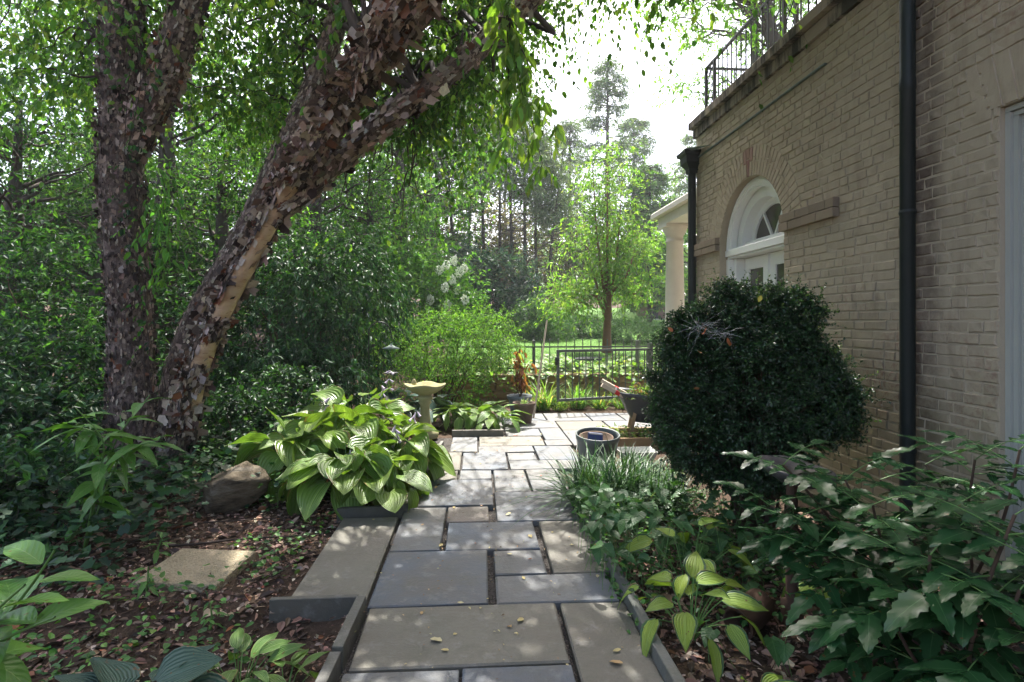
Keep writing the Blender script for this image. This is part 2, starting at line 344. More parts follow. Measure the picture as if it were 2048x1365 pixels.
def spline(pts, n):
    pts = np.asarray(pts, float); d = np.concatenate([[0], np.cumsum(np.linalg.norm(np.diff(pts[:, :3], axis=0), axis=1))]); d /= d[-1]
    t = np.linspace(0, 1, n); Pm = np.stack([np.interp(t, d, pts[:, k]) for k in range(pts.shape[1])], 1)
    for _ in range(max(1, n // 6)): Pm[1:-1] = .25 * Pm[:-2] + .5 * Pm[1:-1] + .25 * Pm[2:]
    return Pm
def sn(p, f, seed=0, oct=3):
    r = np.random.default_rng(seed); o = np.zeros(p.shape[:-1]); a = 1.
    for k in range(oct):
        for _ in range(5):
            d = r.normal(size=3); d /= np.linalg.norm(d); o += a * np.sin(p @ d * f * r.uniform(.7, 1.4) + r.uniform(0, 6.28)) / 5
        f *= 2.1; a *= .55
    return o
# ------------------------------------------------------------------ ground
def sstep(a, b, x): t = np.clip((x - a) / (b - a), 0, 1); return t * t * (3 - 2 * t)
def H(x, y):
    x, y = np.asarray(x, float), np.asarray(y, float)
    z = np.full(np.broadcast(x, y).shape, -.05)
    z = z + sstep(-1.0, -3.2, x) * .13 + sstep(-3, -9, x) * .35                      # bed rising to the left
    z = z - sstep(-.55, -.75, x) * sstep(2.95, 2.8, y) * .07                           # sunken bed at the near left
    lawn = .46 + .056 * np.clip(y - 11, 0, 60) + .02 * np.clip(y - 30, 0, 200) + np.clip(-x - 2, 0, 30) * .035 * sstep(10, 16, y)
    step = np.where(x > -.75, (y > 10.02).astype(float), sstep(8.2, 10.6, y))
    z = z * (1 - step) + lawn * step
    z = z + .03 * np.sin(x * 1.9 + 1) * np.sin(y * 1.7) * sstep(-.9, -1.6, x)
    return z
def grid(xs, ys, dz=0.):
    X, Y = np.meshgrid(xs, ys, indexing='ij'); V = np.stack([X, Y, H(X, Y) + dz], -1).reshape(-1, 3)
    n, m_ = len(xs), len(ys); i, j = np.meshgrid(np.arange(n - 1), np.arange(m_ - 1), indexing='ij'); a = (i * m_ + j).ravel()
    return V, [np.stack([a, a + m_, a + m_ + 1, a + 1], 1)]
xs = np.unique(np.concatenate([np.linspace(-6, 4, 81), [-.752, -.748], np.linspace(-40, 40, 81), np.linspace(-400, 400, 21)]))
ys = np.unique(np.concatenate([np.linspace(-1, 12, 105), [10.018, 10.022], np.linspace(-30, 60, 91), np.linspace(-300, 500, 21)]))
ob('ground', grid(xs, ys), 'earth', smooth=True, kind='structure')
ob('path_bed', grid(np.linspace(-.60, .80, 8), np.linspace(.8, 7.1, 24), .006), 'gravel', smooth=True, kind='structure')
ob('patio_bed', grid(np.linspace(-.2, 2.7, 8), np.linspace(7.1, 8.72, 8), .006), 'gravel', smooth=True, kind='structure')
ob('lawn', grid(np.unique(np.concatenate([np.linspace(-.74, 14, 50)])), np.linspace(10.9, 40, 60), .008), 'lawn', smooth=True, kind='structure')

# ------------------------------------------------------------------ bluestone paving: every slab is a part of the path
PATH = thing('stone_path', (0, 4, 0), None, None); PATH['kind'] = 'structure'
BL, GR, BR, GN = (.092, .118, .152), (.128, .142, .155), (.19, .155, .13), (.142, .132, .098)
slabs = [(-.96, -.57, 2.935, 4.15, GN), (-.545, -.235, 3.545, 4.355, GR), (-.545, .055, 2.865, 3.535, BL), (-.22, .08, 4.035, 4.355, BR),
 (-.20, .39, 3.53, 4.01, BL), (.10, .39, 3.18, 3.505, GR), (.10, .72, 2.855, 3.165, GR), (.43, .76, 3.18, 4.005, GN),
 (-.525, .385, 2.35, 2.845, GN), (.41, .735, 1.6, 2.835, GN), (-.54, -.075, 1.75, 2.33, GR), (-.06, .385, 1.75, 2.33, BL), (-.55, .05, 1.1, 1.73, BL), (.07, .385, 1.1, 1.73, GR),
 (-.455, .125, 4.38, 5.085, BL), (.14, .73, 4.025, 4.71, BL), (.15, .44, 4.73, 5.395, GR), (.46, .76, 4.73, 5.395, GR),
 (-.165, .13, 5.10, 5.40, GR), (-.50, -.185, 5.10, 5.40, GN), (-.15, .295, 5.43, 6.11, BL), (.315, .605, 5.77, 6.08, GR), (.315, .79, 5.42, 5.75, GR),
 (-.48, -.17, 5.43, 6.15, GN), (.01, .62, 6.13, 6.415, GR), (.635, 1.05, 5.77, 6.40, BL), (.02, .77, 6.45, 6.945, GN), (-.30, -.005, 6.17, 6.93, GR),
 (.355, .795, 6.98, 7.43, GR), (.81, 1.085, 6.73, 7.45, BL), (1.10, 1.75, 6.97, 7.30, GR), (.785, 1.085, 6.42, 6.71, GR), (1.10, 1.5, 6.42, 6.95, BL), (.81, 1.3, 5.42, 5.75, GR),
 (1.10, 1.75, 7.32, 7.95, GN), (1.77, 2.7, 7.2, 7.95, GR), (.36, 1.08, 7.47, 8.02, GR), (.36, .98, 8.04, 8.62, BL), (1.0, 1.62, 7.97, 8.64, GR), (1.64, 2.1, 7.97, 8.62, BL), (2.12, 2.7, 7.97, 8.62, GR),
 (-.2, .34, 8.04, 8.62, GN)]
def slab_mesh(w, l):
    nx, ny = 4, 4; V, F = box(-w / 2, w / 2, -l / 2, l / 2, -.055, 0, .006)
    V[:, :2] += rng.normal(0, .002, (12, 2)); V[8:, 2] += rng.normal(0, .0012, 4); V[8:, :2] += rng.normal(0, .0015, (4, 2)); return V, F
for x0, x1, y0, y1, c in slabs:
    V, F = slab_mesh(x1 - x0, y1 - y0)
    V = rot_about(V, np.zeros(3), 'Z', rng.normal(0, .004)) + [(x0 + x1) / 2, (y0 + y1) / 2, rng.normal(0, .002)]
    o = ob('paving_slab', (V, F), 'slate', PATH); k = rng.uniform(.85, 1.15); o.color = (*(q * k for q in c), 1)
# stone edging round the beds
def edging(p, q, zt, zb, w, label, color=GN, tilt=0):
    p, q = np.array(p, float), np.array(q, float); L = np.linalg.norm(q - p); V, F = box(-w / 2, w / 2, 0, L, zb, zt, .003)
    V[:, 2] += (V[:, 1] / L) * tilt; V[8:, :2] += rng.normal(0, .002, (4, 2))
    a = math.atan2(q[0] - p[0], q[1] - p[1]); V = rot_about(V, np.zeros(3), 'Z', -a) + [p[0], p[1], 0]
    o = ob('edging_stone', (V, F), 'slate', label=label, cat='edging stone', group='stone edging along the beds'); o.color = (*color, 1); return o
edging((-1.03, 2.90), (-.60, 2.905), .035, -.12, .03, 'dark edging stone across the near end of the left slab', (.07, .07, .055))
edging((-.575, 2.86), (-.585, 2.42), .055, -.10, .045, 'long edging stone running beside the front slab at the left', (.095, .098, .082))
edging((-.59, 2.405), (-.62, 1.5), .045, -.10, .045, 'nearest edging stone at the bottom left of the path', (.13, .13, .115))
edging((-1.02, 4.21), (-.55, 4.25), .055, -.06, .035, 'edging stone in front of the big lime hosta bed', (.06, .06, .045))
edging((-.535, 4.28), (-.50, 5.3), .05, -.06, .035, 'edging stone beside the path under the drooping hosta leaves', (.16, .16, .14))
edging((-.50, 5.32), (-.40, 6.5), .05, -.06, .035, 'edging stone on the far side of the lime hosta bed', (.16, .16, .14))
edging((-.31, 6.99), (.32, 7.0), .075, -.06, .04, 'low edging stone in front of the small hosta bed', (.17, .155, .12))
edging((.305, 7.03), (.29, 7.9), .07, -.06, .035, 'edging stone on the patio side of the small hosta bed', (.2, .2, .19))
edging((.755, 2.5), (.775, 1.3), .06, -.08, .045, 'edging stone under the yellow hosta right of the path', (.12, .13, .115))
edging((.775, 4.0), (.765, 2.53), .05, -.08, .045, 'edging stone hidden in the leafy cover right of the path', (.12, .13, .115))

# ------------------------------------------------------------------ house
WX, YE = 2.77, 7.05
YC, ZS, RO = 5.675, 2.20, .685          # arch centre, springing, radius
D0, D1, DZ = 1.75, 2.86, 2.55          # side door opening
ZP, ZT = 3.74, 6.6                        # parapet band, taller block
YT = 3.34
HOUSE = thing('brick_house', (WX + 1.5, 4, 0), 'cream painted brick house with an arched door and a roof terrace', 'house')
b = MB()
def quad(y0, y1, z0, z1, x=WX): b.add([(x, y0, z0), (x, y1, z0), (x, y1, z1), (x, y0, z1)], np.array([(0, 3, 2, 1)]))
quad(-3, D0, -.2, ZT); quad(D0, D1, DZ, ZT); quad(D1, YT, -.2, ZT); quad(YT, YC - RO, -.2, ZP); quad(YC + RO, YE, -.2, ZP)
A = np.linspace(0, np.pi, 25); ay, az = YC - RO * np.cos(A), ZS + RO * np.sin(A)
for i in range(24): b.add([(WX, ay[i], az[i]), (WX, ay[i + 1], az[i + 1]), (WX, ay[i + 1], ZP), (WX, ay[i], ZP)], np.array([(0, 3, 2, 1)]))
RD = .12
for i in range(24): b.add([(WX, ay[i], az[i]), (WX, ay[i + 1], az[i + 1]), (WX + RD, ay[i + 1], az[i + 1]), (WX + RD, ay[i], az[i])], np.array([(0, 1, 2, 3)]))
for y in (YC - RO, YC + RO): b.add([(WX, y, 0), (WX, y, ZS), (WX + RD, y, ZS), (WX + RD, y, 0)], np.array([(0, 1, 2, 3)]))
b.add([(WX, D1, 0), (WX, D1, DZ), (WX + RD, D1, DZ), (WX + RD, D1, 0)], np.array([(0, 1, 2, 3)]))
b.add([(WX, D0, DZ), (WX, D1, DZ), (WX + RD, D1, DZ), (WX + RD, D0, DZ)], np.array([(0, 1, 2, 3)]))
b.add([(WX, YE, -.2), (9, YE, -.2), (9, YE, ZP), (WX, YE, ZP)], np.array([(0, 1, 2, 3)]))
b.add([(WX, YT, ZP), (9, YT, ZP), (9, YT, ZT), (WX, YT, ZT)], np.array([(0, 1, 2, 3)]))
b.add([(9, -3, -.2), (9, YE, -.2), (9, YE, ZP), (9, -3, ZP)], np.array([(0, 1, 2, 3)]))
b.add([(9, -3, ZP), (9, YT, ZP), (9, YT, ZT), (9, -3, ZT)], np.array([(0, 1, 2, 3)]))
b.add([(WX, -3, -.2), (9, -3, -.2), (9, -3, ZT), (WX, -3, ZT)], np.array([(0, 1, 2, 3)]))
WALL = ob('brick_wall', b.VF(), 'mortar', HOUSE)
ob('roof', box(WX + .02, 9, YT + .005, YE - .02, ZP - .15, ZP + .06), 'lead', HOUSE)
ob('upper_roof', box(WX - .1, 9.1, -3.1, YT + .1, ZT, ZT + .15), 'lead', HOUSE)
# bricks (Flemish bond, uneven, thickly painted)
PC, BH = .0677, .0605
def brick_mesh(l, h, seed):
    r = np.random.default_rng(seed); nl = 4 if l > .15 else 3
    yy = np.linspace(-l / 2, l / 2, nl); V, F = [], []
    for zz, xx in ((-h / 2, 0.), (-h / 2 + .006, .0046), (h / 2 - .006, .0050), (h / 2, 0.)):
        for k, y in enumerate(yy):
            e = (k == 0) * .004 - (k == nl - 1) * .004 if xx else 0
            V.append((-(xx + r.normal(0, .0016)) if xx else .003, y + e + r.normal(0, .0025), zz + r.normal(0, .0016)))
    for a in range(3):
        for k in range(nl - 1): F.append((a * nl + k, (a + 1) * nl + k, (a + 1) * nl + k + 1, a * nl + k + 1))
    T3 = [(0, nl, 2 * nl), (0, 2 * nl, 3 * nl), (nl - 1, 3 * nl - 1, 2 * nl - 1), (nl - 1, 4 * nl - 1, 3 * nl - 1)]
    return np.array(V), [np.array(F), np.array(T3)]
RING = RO + .30
specs = []
nrow = int((ZT + .1) / PC)
for k in range(-2, nrow):
    z = .03 + k * PC
    iv = [(-.5, YE)] if z < ZP - .03 else [(-.5, YT)]
    def cut(iv, a, c):
        o = []
        for p, q in iv:
            if c <= p or a >= q: o.append((p, q)); continue
            if a > p: o.append((p, a))
            if c < q: o.append((c, q))
        return o
    if z < DZ + .30:
        ex = max(0, z - DZ) * .35
        iv = cut(iv, D0 - ex, D1 + ex) if z > -.02 else iv
    if z < ZS and z > 0: iv = cut(iv, YC - RO, YC + RO)
    elif z < ZS + RING and z > 0:
        w = math.sqrt(max(0, RING ** 2 - (z - ZS) ** 2)); iv = cut(iv, YC - w, YC + w)
    if 2.215 < z < 2.375: iv = cut(cut(iv, 4.2, YC - RO), YC + RO, YE)
    pass
    y = -.9 + (.1065 * (k % 2) + .053 * (k % 3)); st = k % 2
    while y < YE:
        l = .213 if st else .1065; l *= rng.uniform(.93, 1.07); st = 1 - st if rng.random() < .85 else st
        for p, q in iv:
            a, c = max(y, p), min(y + l, q)
            if c - a > .03: specs.append(((a + c) / 2, z + rng.normal(0, .0015), c - a - .009))
        y += l
prot = {'stretcher': [mesh('stretcher', *brick_mesh(.206, BH, s), 'brick') for s in range(5)], 'header': [mesh('header', *brick_mesh(.0995, BH, s + 9), 'brick') for s in range(4)]}
sp = np.array(specs); pts = np.stack([np.full(len(sp), WX), sp[:, 0], sp[:, 1]], 1)
dep = depth(pts); uu = 1024 + F_PX * (pts[:, 0] * CS - pts[:, 1] * SN) / np.maximum(dep, .1); vv = 641 - F_PX * (pts[:, 2] - EYE) / np.maximum(dep, .1)
show = (uu > 1390) & (uu < 2050) & (vv > -10) & (vv < 1000) & (dep > .5) & ~((uu > 1800) & (uu < 1830)) & ~((vv > 620) & (uu < 1640))
score = np.where(show, sp[:, 2] / dep ** 2, 0); near = set(np.argsort(-score)[:270].tolist())
rest = MB()
for i, (y, z, l) in enumerate(specs):
    kind = 'stretcher' if l > .14 else 'header'; bl = .206 if l > .14 else .0995; k = rng.integers(len(prot[kind]))
    dx = rng.normal(0, .002); rz = rng.normal(0, .007)
    if i in near:
        place('brick', prot[kind][k], WALL, Matrix.Translation((WX + dx - .002, y, z)) @ Matrix.Rotation(rz, 4, 'X') @ Matrix.Diagonal((1, l / bl, 1, 1)))
    else:
        V, F = brick_mesh(l, BH, int(rng.integers(40))); V = rot_about(V, np.zeros(3), 'X', rz); rest.add(V + [WX + dx - .002, y, z], F)
ob('brickwork', rest.VF(), 'brick', WALL, kind='stuff')
# arch ring of tapered bricks, jack arch over the side door
def taper(y, z, ang, r0, r1, w0, w1, x=WX, d=.006):
    V = []
    for xx, e in ((.004, 0), (-d, .003)):
        for r, w, sg in ((r0, w0, -1), (r0, w0, 1), (r1, w1, 1), (r1, w1, -1)):
            rr = r + (e if r == r0 else -e); ww = sg * (w / 2 - e)
            V.append((x + xx + rng.normal(0, .001), y - rr * math.cos(ang) + ww * math.sin(ang), z + rr * math.sin(ang) + ww * math.cos(ang)))
    return np.array(V), [np.array([(4, 5, 6, 7), (0, 1, 5, 4), (1, 2, 6, 5), (2, 3, 7, 6), (3, 0, 4, 7)])]
NV = 41
for i in range(NV):
    an = (i + .5) * math.pi / NV; w0, w1 = RO * math.pi / NV - .007, RING * math.pi / NV - .009; rm = RO + (.145 if i % 2 else .18)
    red = 19 <= i <= 21
    for r0, r1 in ((RO + .002, rm - .004), (rm + .004, RING - .006)):
        f = lambda r: w0 + (w1 - w0) * (r - RO) / (RING - RO)
        ob('arch_brick', taper(YC, ZS, an, r0, r1, f(r0), f(r1)), 'redbrick' if red and (i == 20 or r0 > RO + .01) else 'brick', WALL)
for i in range(7):
    y0 = D1 + .10 - i * .085; ex = .035 - i * .006
    V = []
    for xx, e in ((.004, 0), (-.007, .004)):
        for (y, z) in ((y0 - .038 + e - ex * 0, DZ + .002 + e), (y0 + .038 - e, DZ + .002 + e), (y0 + .040 - e + ex * 2.4, DZ + .29 - e), (y0 - .040 + e + ex * 2.2, DZ + .29 - e)): V.append((WX + xx, y, z))
    if y0 < D1 + .12: ob('arch_brick', (np.array(V), [np.array([(4, 7, 6, 5), (0, 4, 5, 1), (1, 5, 6, 2), (2, 6, 7, 3), (3, 7, 4, 0)])]), 'brick', WALL)
# impost courses either side of the arch
for a, c in ((4.2, YC - RO), (YC + RO, YE)):
    for r in range(2):
        y = a - .1 * r
        while y < c:
            l = .213 * rng.uniform(.92, 1.06); p, q = max(y, a), min(y + l, c); y += l
            if q - p > .03: V, F = box(WX - .052 - rng.uniform(0, .006), WX + .004, p + .003, q - .003, 2.218 + r * .078, 2.290 + r * .078, .006); ob('impost_brick', (V, F), 'impost', WALL)
# flashing line, parapet band, coping
ob('flashing', beam((WX - .014, 4.35, 3.455), (WX - .014, YE + .05, 3.455), .03, .010), 'lead', HOUSE)
ob('parapet_band', box(WX - .035, WX + .25, YT + .02, YE + .035, ZP - .02, ZP + .095, .012), 'coping', HOUSE)
y = YT + .02
while y < YE:
    q = min(y + rng.uniform(.8, 1.0), YE + .07); q = YE + .07 if YE - q < .3 else q
    ob('coping_stone', box(WX - .085, WX + .30, y, q - .005, ZP + .098, ZP + .20, .018), 'coping', HOUSE); y = q + .001
# ---- arched door
AD = ob('arched_door', box(WX + RD + .16, WX + RD + .20, YC - RO, YC + RO, 0, .06), 'white', HOUSE)
def ring(r0, r1, x0, x1, n=24, a0=0, a1=math.pi):
    a = np.linspace(a0, a1, n + 1); V = []
    for (r, x) in ((r0, x0), (r1, x0), (r1, x1), (r0, x1)): V.append(np.stack([np.full(n + 1, x), YC - r * np.cos(a), ZS + r * np.sin(a)], 1))
    V = np.concatenate(V); i = np.arange(n); N = n + 1
    return V, [np.concatenate([np.stack([i + p * N, i + 1 + p * N, i + 1 + q * N, i + q * N], 1) for p, q in ((0, 1), (1, 2), (2, 3), (3, 0))])]
xf = WX + .085
ob('arch_casing', ring(RO - .085, RO - .001, xf - .01, WX + RD + .05), 'white', AD)
ob('arch_bead', ring(RO - .055, RO - .035, xf - .026, xf - .01), 'white', AD)
ob('arch_bead', ring(RO - .10, RO - .085, xf + .002, xf + .05), 'white', AD)
ob('arch_soffit', ring(RO - .20, RO - .09, xf + .075, WX + .30), 'white', AD)
ob('arch_panel', ring(RO - .27, RO - .19, WX + .262, WX + .30), 'white', AD)
ob('fanlight', ring(.02, RO - .26, WX + .285, WX + .295), 'glass', AD)
for an in (R(60), R(120)):
    c, s_ = math.cos(an), math.sin(an)
    ob('glazing_bar', beam((WX + .275, YC, ZS + .05), (WX + .275, YC - (RO - .25) * c, ZS + (RO - .25) * s_), .022, .03, (1, 0, 0)), 'white', AD)
ob('transom', box(WX + .20, WX + .30, YC - RO + .09, YC + RO - .09, ZS + .02, ZS + .09, .01), 'white', AD)
ob('transom_moulding', box(WX + .06, WX + .26, YC - RO + .005, YC + RO - .005, ZS - .06, ZS + .02, .014), 'white', AD)
ob('transom_moulding', box(WX + .085, WX + .24, YC - RO + .01, YC + RO - .01, ZS - .085, ZS - .06, .01), 'white', AD)
for sg in (-1, 1):
    y0, y1 = sorted((YC + sg * (RO - .004), YC + sg * (RO - .085)))
    ob('jamb_casing', box(xf - .01, WX + .20, y0, y1, 0, ZS - .085, .008), 'white', AD)
    y0, y1 = sorted((YC + sg * (RO - .086), YC + sg * (RO - .15)))
    ob('jamb_casing', box(xf + .04, WX + .24, y0, y1, 0, ZS - .085, .008), 'white', AD)
    c = YC + sg * .27
    lf = ob('door_leaf', box(WX + .22, WX + .26, c - .255, c - .165, .07, ZS - .09, .006), 'white', AD) if sg < 0 else ob('door_leaf', box(WX + .22, WX + .26, c + .165, c + .255, .07, ZS - .09, .006), 'white', AD)
    for (p, q, z0, z1) in (((c + .145, c + .255) if sg < 0 else (c - .255, c - .145)) + (.07, ZS - .09), (c - .164, c + .144, ZS - .22, ZS - .09) if sg < 0 else (c - .144, c + .164, ZS - .22, ZS - .09), (c - .164, c + .144, .07, .35) if sg < 0 else (c - .144, c + .164, .07, .35)):
        ob('door_rail', box(WX + .222, WX + .258, p, q, z0, z1, .005), 'white', AD)
    ob('door_pane', box(WX + .238, WX + .244, c - .17, c + .17, .34, ZS - .21), 'glass', AD)
ob('astragal', box(WX + .195, WX + .25, YC - .022, YC + .022, .07, ZS - .09, .008), 'white', AD)
# ---- side door at the right edge
SDR = ob('side_door', box(WX + .105, WX + .145, D0 + .12, D1 - .1, .05, DZ - .1), 'door_paint', HOUSE)
for k, (w, x) in enumerate(((.030, .028), (.058, .045), (.085, .062))):
    wi = (0, .030, .058)[k]
    ob('door_casing', box(WX + x, WX + .104, D1 - w, D1 - wi - .001, 0, DZ - w, .004), 'door_paint', SDR)
    ob('door_casing', box(WX + x, WX + .104, D0 + .05, D1 - wi - .001, DZ - w, DZ - wi - .001, .004), 'door_paint', SDR)
for z0, z1 in ((.18, .95), (1.08, 2.30)):
    ob('door_panel', box(WX + .094, WX + .104, D0 + .26, (D0 + D1) / 2 - .05, z0, z1, .006), 'door_paint', SDR); ob('door_panel', box(WX + .094, WX + .104, (D0 + D1) / 2 + .06, D1 - .24, z0, z1, .006), 'door_paint', SDR)
# ---- drainpipes
pp = ob('downspout', lathe([(.043, 0), (.043, 2.92), (.046, 2.925), (.046, 2.99), (.043, 3.0), (.043, 6.5)], (WX - .06, 3.435, -.05), 20), 'pipe', HOUSE, smooth=True, label='thick dark green downspout in front of the brick wall')
for z in (.6, 2.1, 4.2): ob('pipe_bracket', lathe([(.045, z - .016), (.049, z), (.045, z + .016)], (WX - .06, 3.435, 0), 16), 'pipe', pp)
dp = ob('downspout', lathe([(.05, -.05), (.05, 3.30)], (WX - .06, YE + .0, 0), 16), 'pipe', HOUSE, smooth=True, label='thinner downspout at the far corner of the house')
b = MB()
zz = [(3.27, .055), (3.33, .06), (3.40, .11), (3.48, .115), (3.50, .145), (3.54, .15)]
V = np.array([(WX - .06 + sx * r, YE - .0 + sy * r, z) for z, r in zz for sx, sy in ((-1, -1), (1, -1), (1, 1), (-1, 1))])
F = [(k * 4 + i, k * 4 + (i + 1) % 4, (k + 1) * 4 + (i + 1) % 4, (k + 1) * 4 + i) for k in range(len(zz) - 1) for i in range(4)] + [(20, 21, 22, 23)]
ob('hopper_head', (V, [np.array(F)]), 'pipe', dp)
ob('hopper_flashing', (np.array([(WX - .2, YE + .1, 3.545), (WX - .2, YE - .16, 3.55), (WX - .01, YE - .5, 3.49), (WX - .01, YE + .1, 3.6)]), [np.array([(0, 1, 2, 3)])]), 'lead', dp)
# ---- terrace railing
RX, RZ0, RZ1 = WX + .09, ZP + .20, ZP + .83
RAIL = ob('terrace_railing', beam((RX, YT + .1, RZ1), (RX, 6.98, RZ1), .035, .022), 'iron', HOUSE)
ob('bottom_rail', beam((RX, YT + .1, RZ0 + .07), (RX, 6.98, RZ0 + .07), .02, .02), 'iron', RAIL)
ob('back_rail', beam((RX + .02, 6.96, RZ1), (8.8, 6.96, RZ1), .035, .022), 'iron', RAIL)
ob('back_rail', beam((RX + .02, 6.96, RZ0 + .07), (8.8, 6.96, RZ0 + .07), .02, .02), 'iron', RAIL)
for y in (6.97, 6.72, 5.15, 4.95): ob('rail_post', box(RX - .016, RX + .016, y - .016, y + .016, RZ0 - .005, RZ1 - .012), 'iron', RAIL)
for x in np.arange(RX + .12, 8.8, .12): ob('baluster', beam((x, 6.96, RZ0), (x, 6.96, RZ1), .011, .011, (0, 1, 0)), 'iron', RAIL)
y = 6.60
while y > YT + .1:
    if not 4.93 < y < 5.17: ob('baluster', beam((RX, y, RZ0), (RX, y, RZ1), .012, .012, (0, 1, 0)), 'iron', RAIL)
    y -= .115
def scroll(yc, h0, h1, w):
    t = np.linspace(0, 1, 24); P = []
    for sg in (-1, 1):
        a = np.linspace(0, 1.5 * np.pi, 14); cx = yc + sg * w * .25
        P.append(np.stack([np.full(14, RX), cx + sg * w * .22 * np.cos(a), h1 - .07 + .055 * np.sin(a)], 1)); P.append(np.stack([np.full(14, RX), cx + sg * w * .22 * np.cos(a), h0 + .08 - .055 * np.sin(a)], 1))
        for ph in (0, math.pi):
            zz = np.linspace(h0 + .03, h1 - .03, 14); P.append(np.stack([np.full(14, RX), yc + sg * w * .38 * np.cos(np.linspace(0, 3 * np.pi, 14) + ph), zz], 1))
    return tubes(np.array(P), np.full((len(P), 14), .006), 4)
for yc, w in ((6.845, .22), (5.05, .17)): ob('scroll_panel', scroll(yc, RZ0, RZ1, w), 'iron', RAIL)
# ---- wall lantern at the corner
L = thing('wall_lantern', (WX + .12, YE + .20, 2.15), 'black lantern on the end wall behind the far downspout', 'lantern')
b = MB(); c = np.array((WX + .12, YE + .22, 2.15))
for sx, sy in ((-1, -1), (1, -1), (1, 1), (-1, 1)): b.add(*beam(c + (sx * .06, sy * .06, 0), c + (sx * .10, sy * .10, .30), .012, .012))
b.add(*lathe([(.15, .30), (.09, .37), (.03, .40), (.03, .44), (0, .45)], c, 4)); b.add(*lathe([(.0, -.05), (.05, -.02), (.085, .0), (.0, .012)], c, 4))
b.add(*beam(c + (0, 0, -.03), c + (0, -.24, -.03), .02, .02)); ob('lantern_frame', b.VF(), 'iron', L)
ob('lantern_glass', lathe([(.08, .012), (.13, .30)], c, 4), 'glass', L)
# ---- porch with a column beyond the house
PO = thing('porch', (3.6, 8.6, 0), 'pale porch roof on one stone column beyond the house corner', 'porch')
cx, cy = 3.37, 9.55
cl = ob('column', lathe([(.20, 0), (.20, .1), (.185, .14), (.19, .18), (.165, .22), (.163, 1.2), (.158, 1.75), (.1585, 1.752), (.14, 2.74), (.155, 2.75), (.155, 2.775), (.14, 2.785), (.142, 2.86), (.165, 2.88), (.165, 2.90), (.20, 2.96), (.205, 3.0)], (cx, cy, .0), 40), 'column', PO, smooth=True)
ob('abacus', box(cx - .22, cx + .22, cy - .22, cy + .22, 3.0, 3.05, .008), 'column', cl)
ob('porch_beam', box(cx - .2, cx + .2, YE + .02, cy + .3, 3.052, 3.20), 'column', PO)
ob('porch_beam', box(cx + .21, 9, cy - .1, cy + .3, 3.052, 3.20), 'column', PO)
ob('porch_roof', box(cx - .30, 9, YE + .02, cy + .40, 3.202, 3.30, .02), 'column', PO)
ob('porch_floor', box(cx - .4, 9, YE + .02, cy + .4, -.1, .03), 'column', PO)
# ------------------------------------------------------------------ retaining wall, fence, gate
RW = thing('retaining_wall', (1.8, 9.97, -.05), 'low ochre stone retaining wall behind the open gate', 'wall')
z = -.06
for row in range(4):
    x = -.78 + .1 * (row % 2); h = .125
    while x < 4.1:
        l = rng.uniform(.2, .42); V, F = box(x + .005, min(x + l, 4.2) - .005, 9.90 + rng.normal(0, .008), 10.03, z + .004, z + h - .004, .018)
        V += rng.normal(0, .006, V.shape); o = ob('stone', (V, F), 'wallstone', RW); k = rng.uniform(.75, 1.2); o.color = (.30 * k, .20 * k, .105 * k, 1); x += l
    z += h
ob('cap_stone', box(-.8, 4.2, 9.88, 10.06, z, z + .035, .01), 'wallstone', RW).color = (.26, .19, .12, 1)
def fence(label, pts, zf, h, sp, group=None, posts=True, postx=()):
    p0 = np.array(pts[0]); F_ = thing('iron_fence', (*p0, float(zf(p0))), label, 'fence', group); L = np.linalg.norm(np.array(pts[1]) - p0); d = (np.array(pts[1]) - p0) / L
    at = lambda s: p0 + d * s
    V, Fc = beam((0, 0, 0), (0, 0, 1), .014, .014, (0, 1, 0)); V2, F2 = lathe([(.0, 1.0), (.012, 1.005), (.010, 1.03), (0, 1.035)], (0, 0, 0), 6)
    pm = mesh('picket', *MB().add(V, Fc).add(V2, F2).VF(), 'gate_metal')
    for s in np.arange(.05, L, sp):
        q = at(s); hh = h * (1 + .0 * rng.normal()); place('picket', pm, F_, Matrix.Translation((q[0], q[1], float(zf(q)))) @ Matrix.Diagonal((1, 1, hh, 1)))
    for f in (.16, .80):
        n = max(2, int(L / 2)); ss = np.linspace(0, L, n)
        for a, c in zip(ss[:-1], ss[1:]):
            A_, B_ = at(a), at(c); ob('rail', beam((*A_, float(zf(A_)) + h * f), (*B_, float(zf(B_)) + h * f), .016, .028), 'gate_metal', F_)
    for s in postx:
        q = at(s); zz = float(zf(q)); ob('post', box(q[0] - .026, q[0] + .026, q[1] - .026, q[1] + .026, zz, zz + h * 1.0, .006), 'gate_metal', F_)
    return F_
fence('dark iron picket fence on the retaining wall behind the gate', ((-.7, 10.2), (4.3, 10.2)), lambda q: .46, .60, .150, None, True, (1.71, 3.6))
fence('black picket fence half hidden in shrubs behind the bird feeder', ((-3.6, 9.55), (-.72, 10.15)), lambda q: H(q[0], q[1]), .75, .13, None, True, (.5, 2.2))
fence('far picket fence glimpsed between the leaning birch and the shrubs', ((-9.5, 16.2), (-4.4, 16.8)), lambda q: H(q[0], q[1]), .95, .15, None, True, (2.5,))
GT = thing('garden_gate', (1.24, 8.72, .1), 'grey green metal gate standing open at the back of the patio', 'gate')
g0, g1 = np.array((1.24, 8.72)), np.array((2.78, 9.16)); gl = np.linalg.norm(g1 - g0); gd = (g1 - g0) / gl
gp = lambda s, z: (*(g0 + gd * s), z)
ob('gate_frame', beam(gp(0, .165), gp(0, .965), .042, .042, (0, 1, 0)), 'gate_metal', GT); ob('gate_frame', beam(gp(gl, .0), gp(gl, .965), .042, .042, (0, 1, 0)), 'gate_metal', GT)
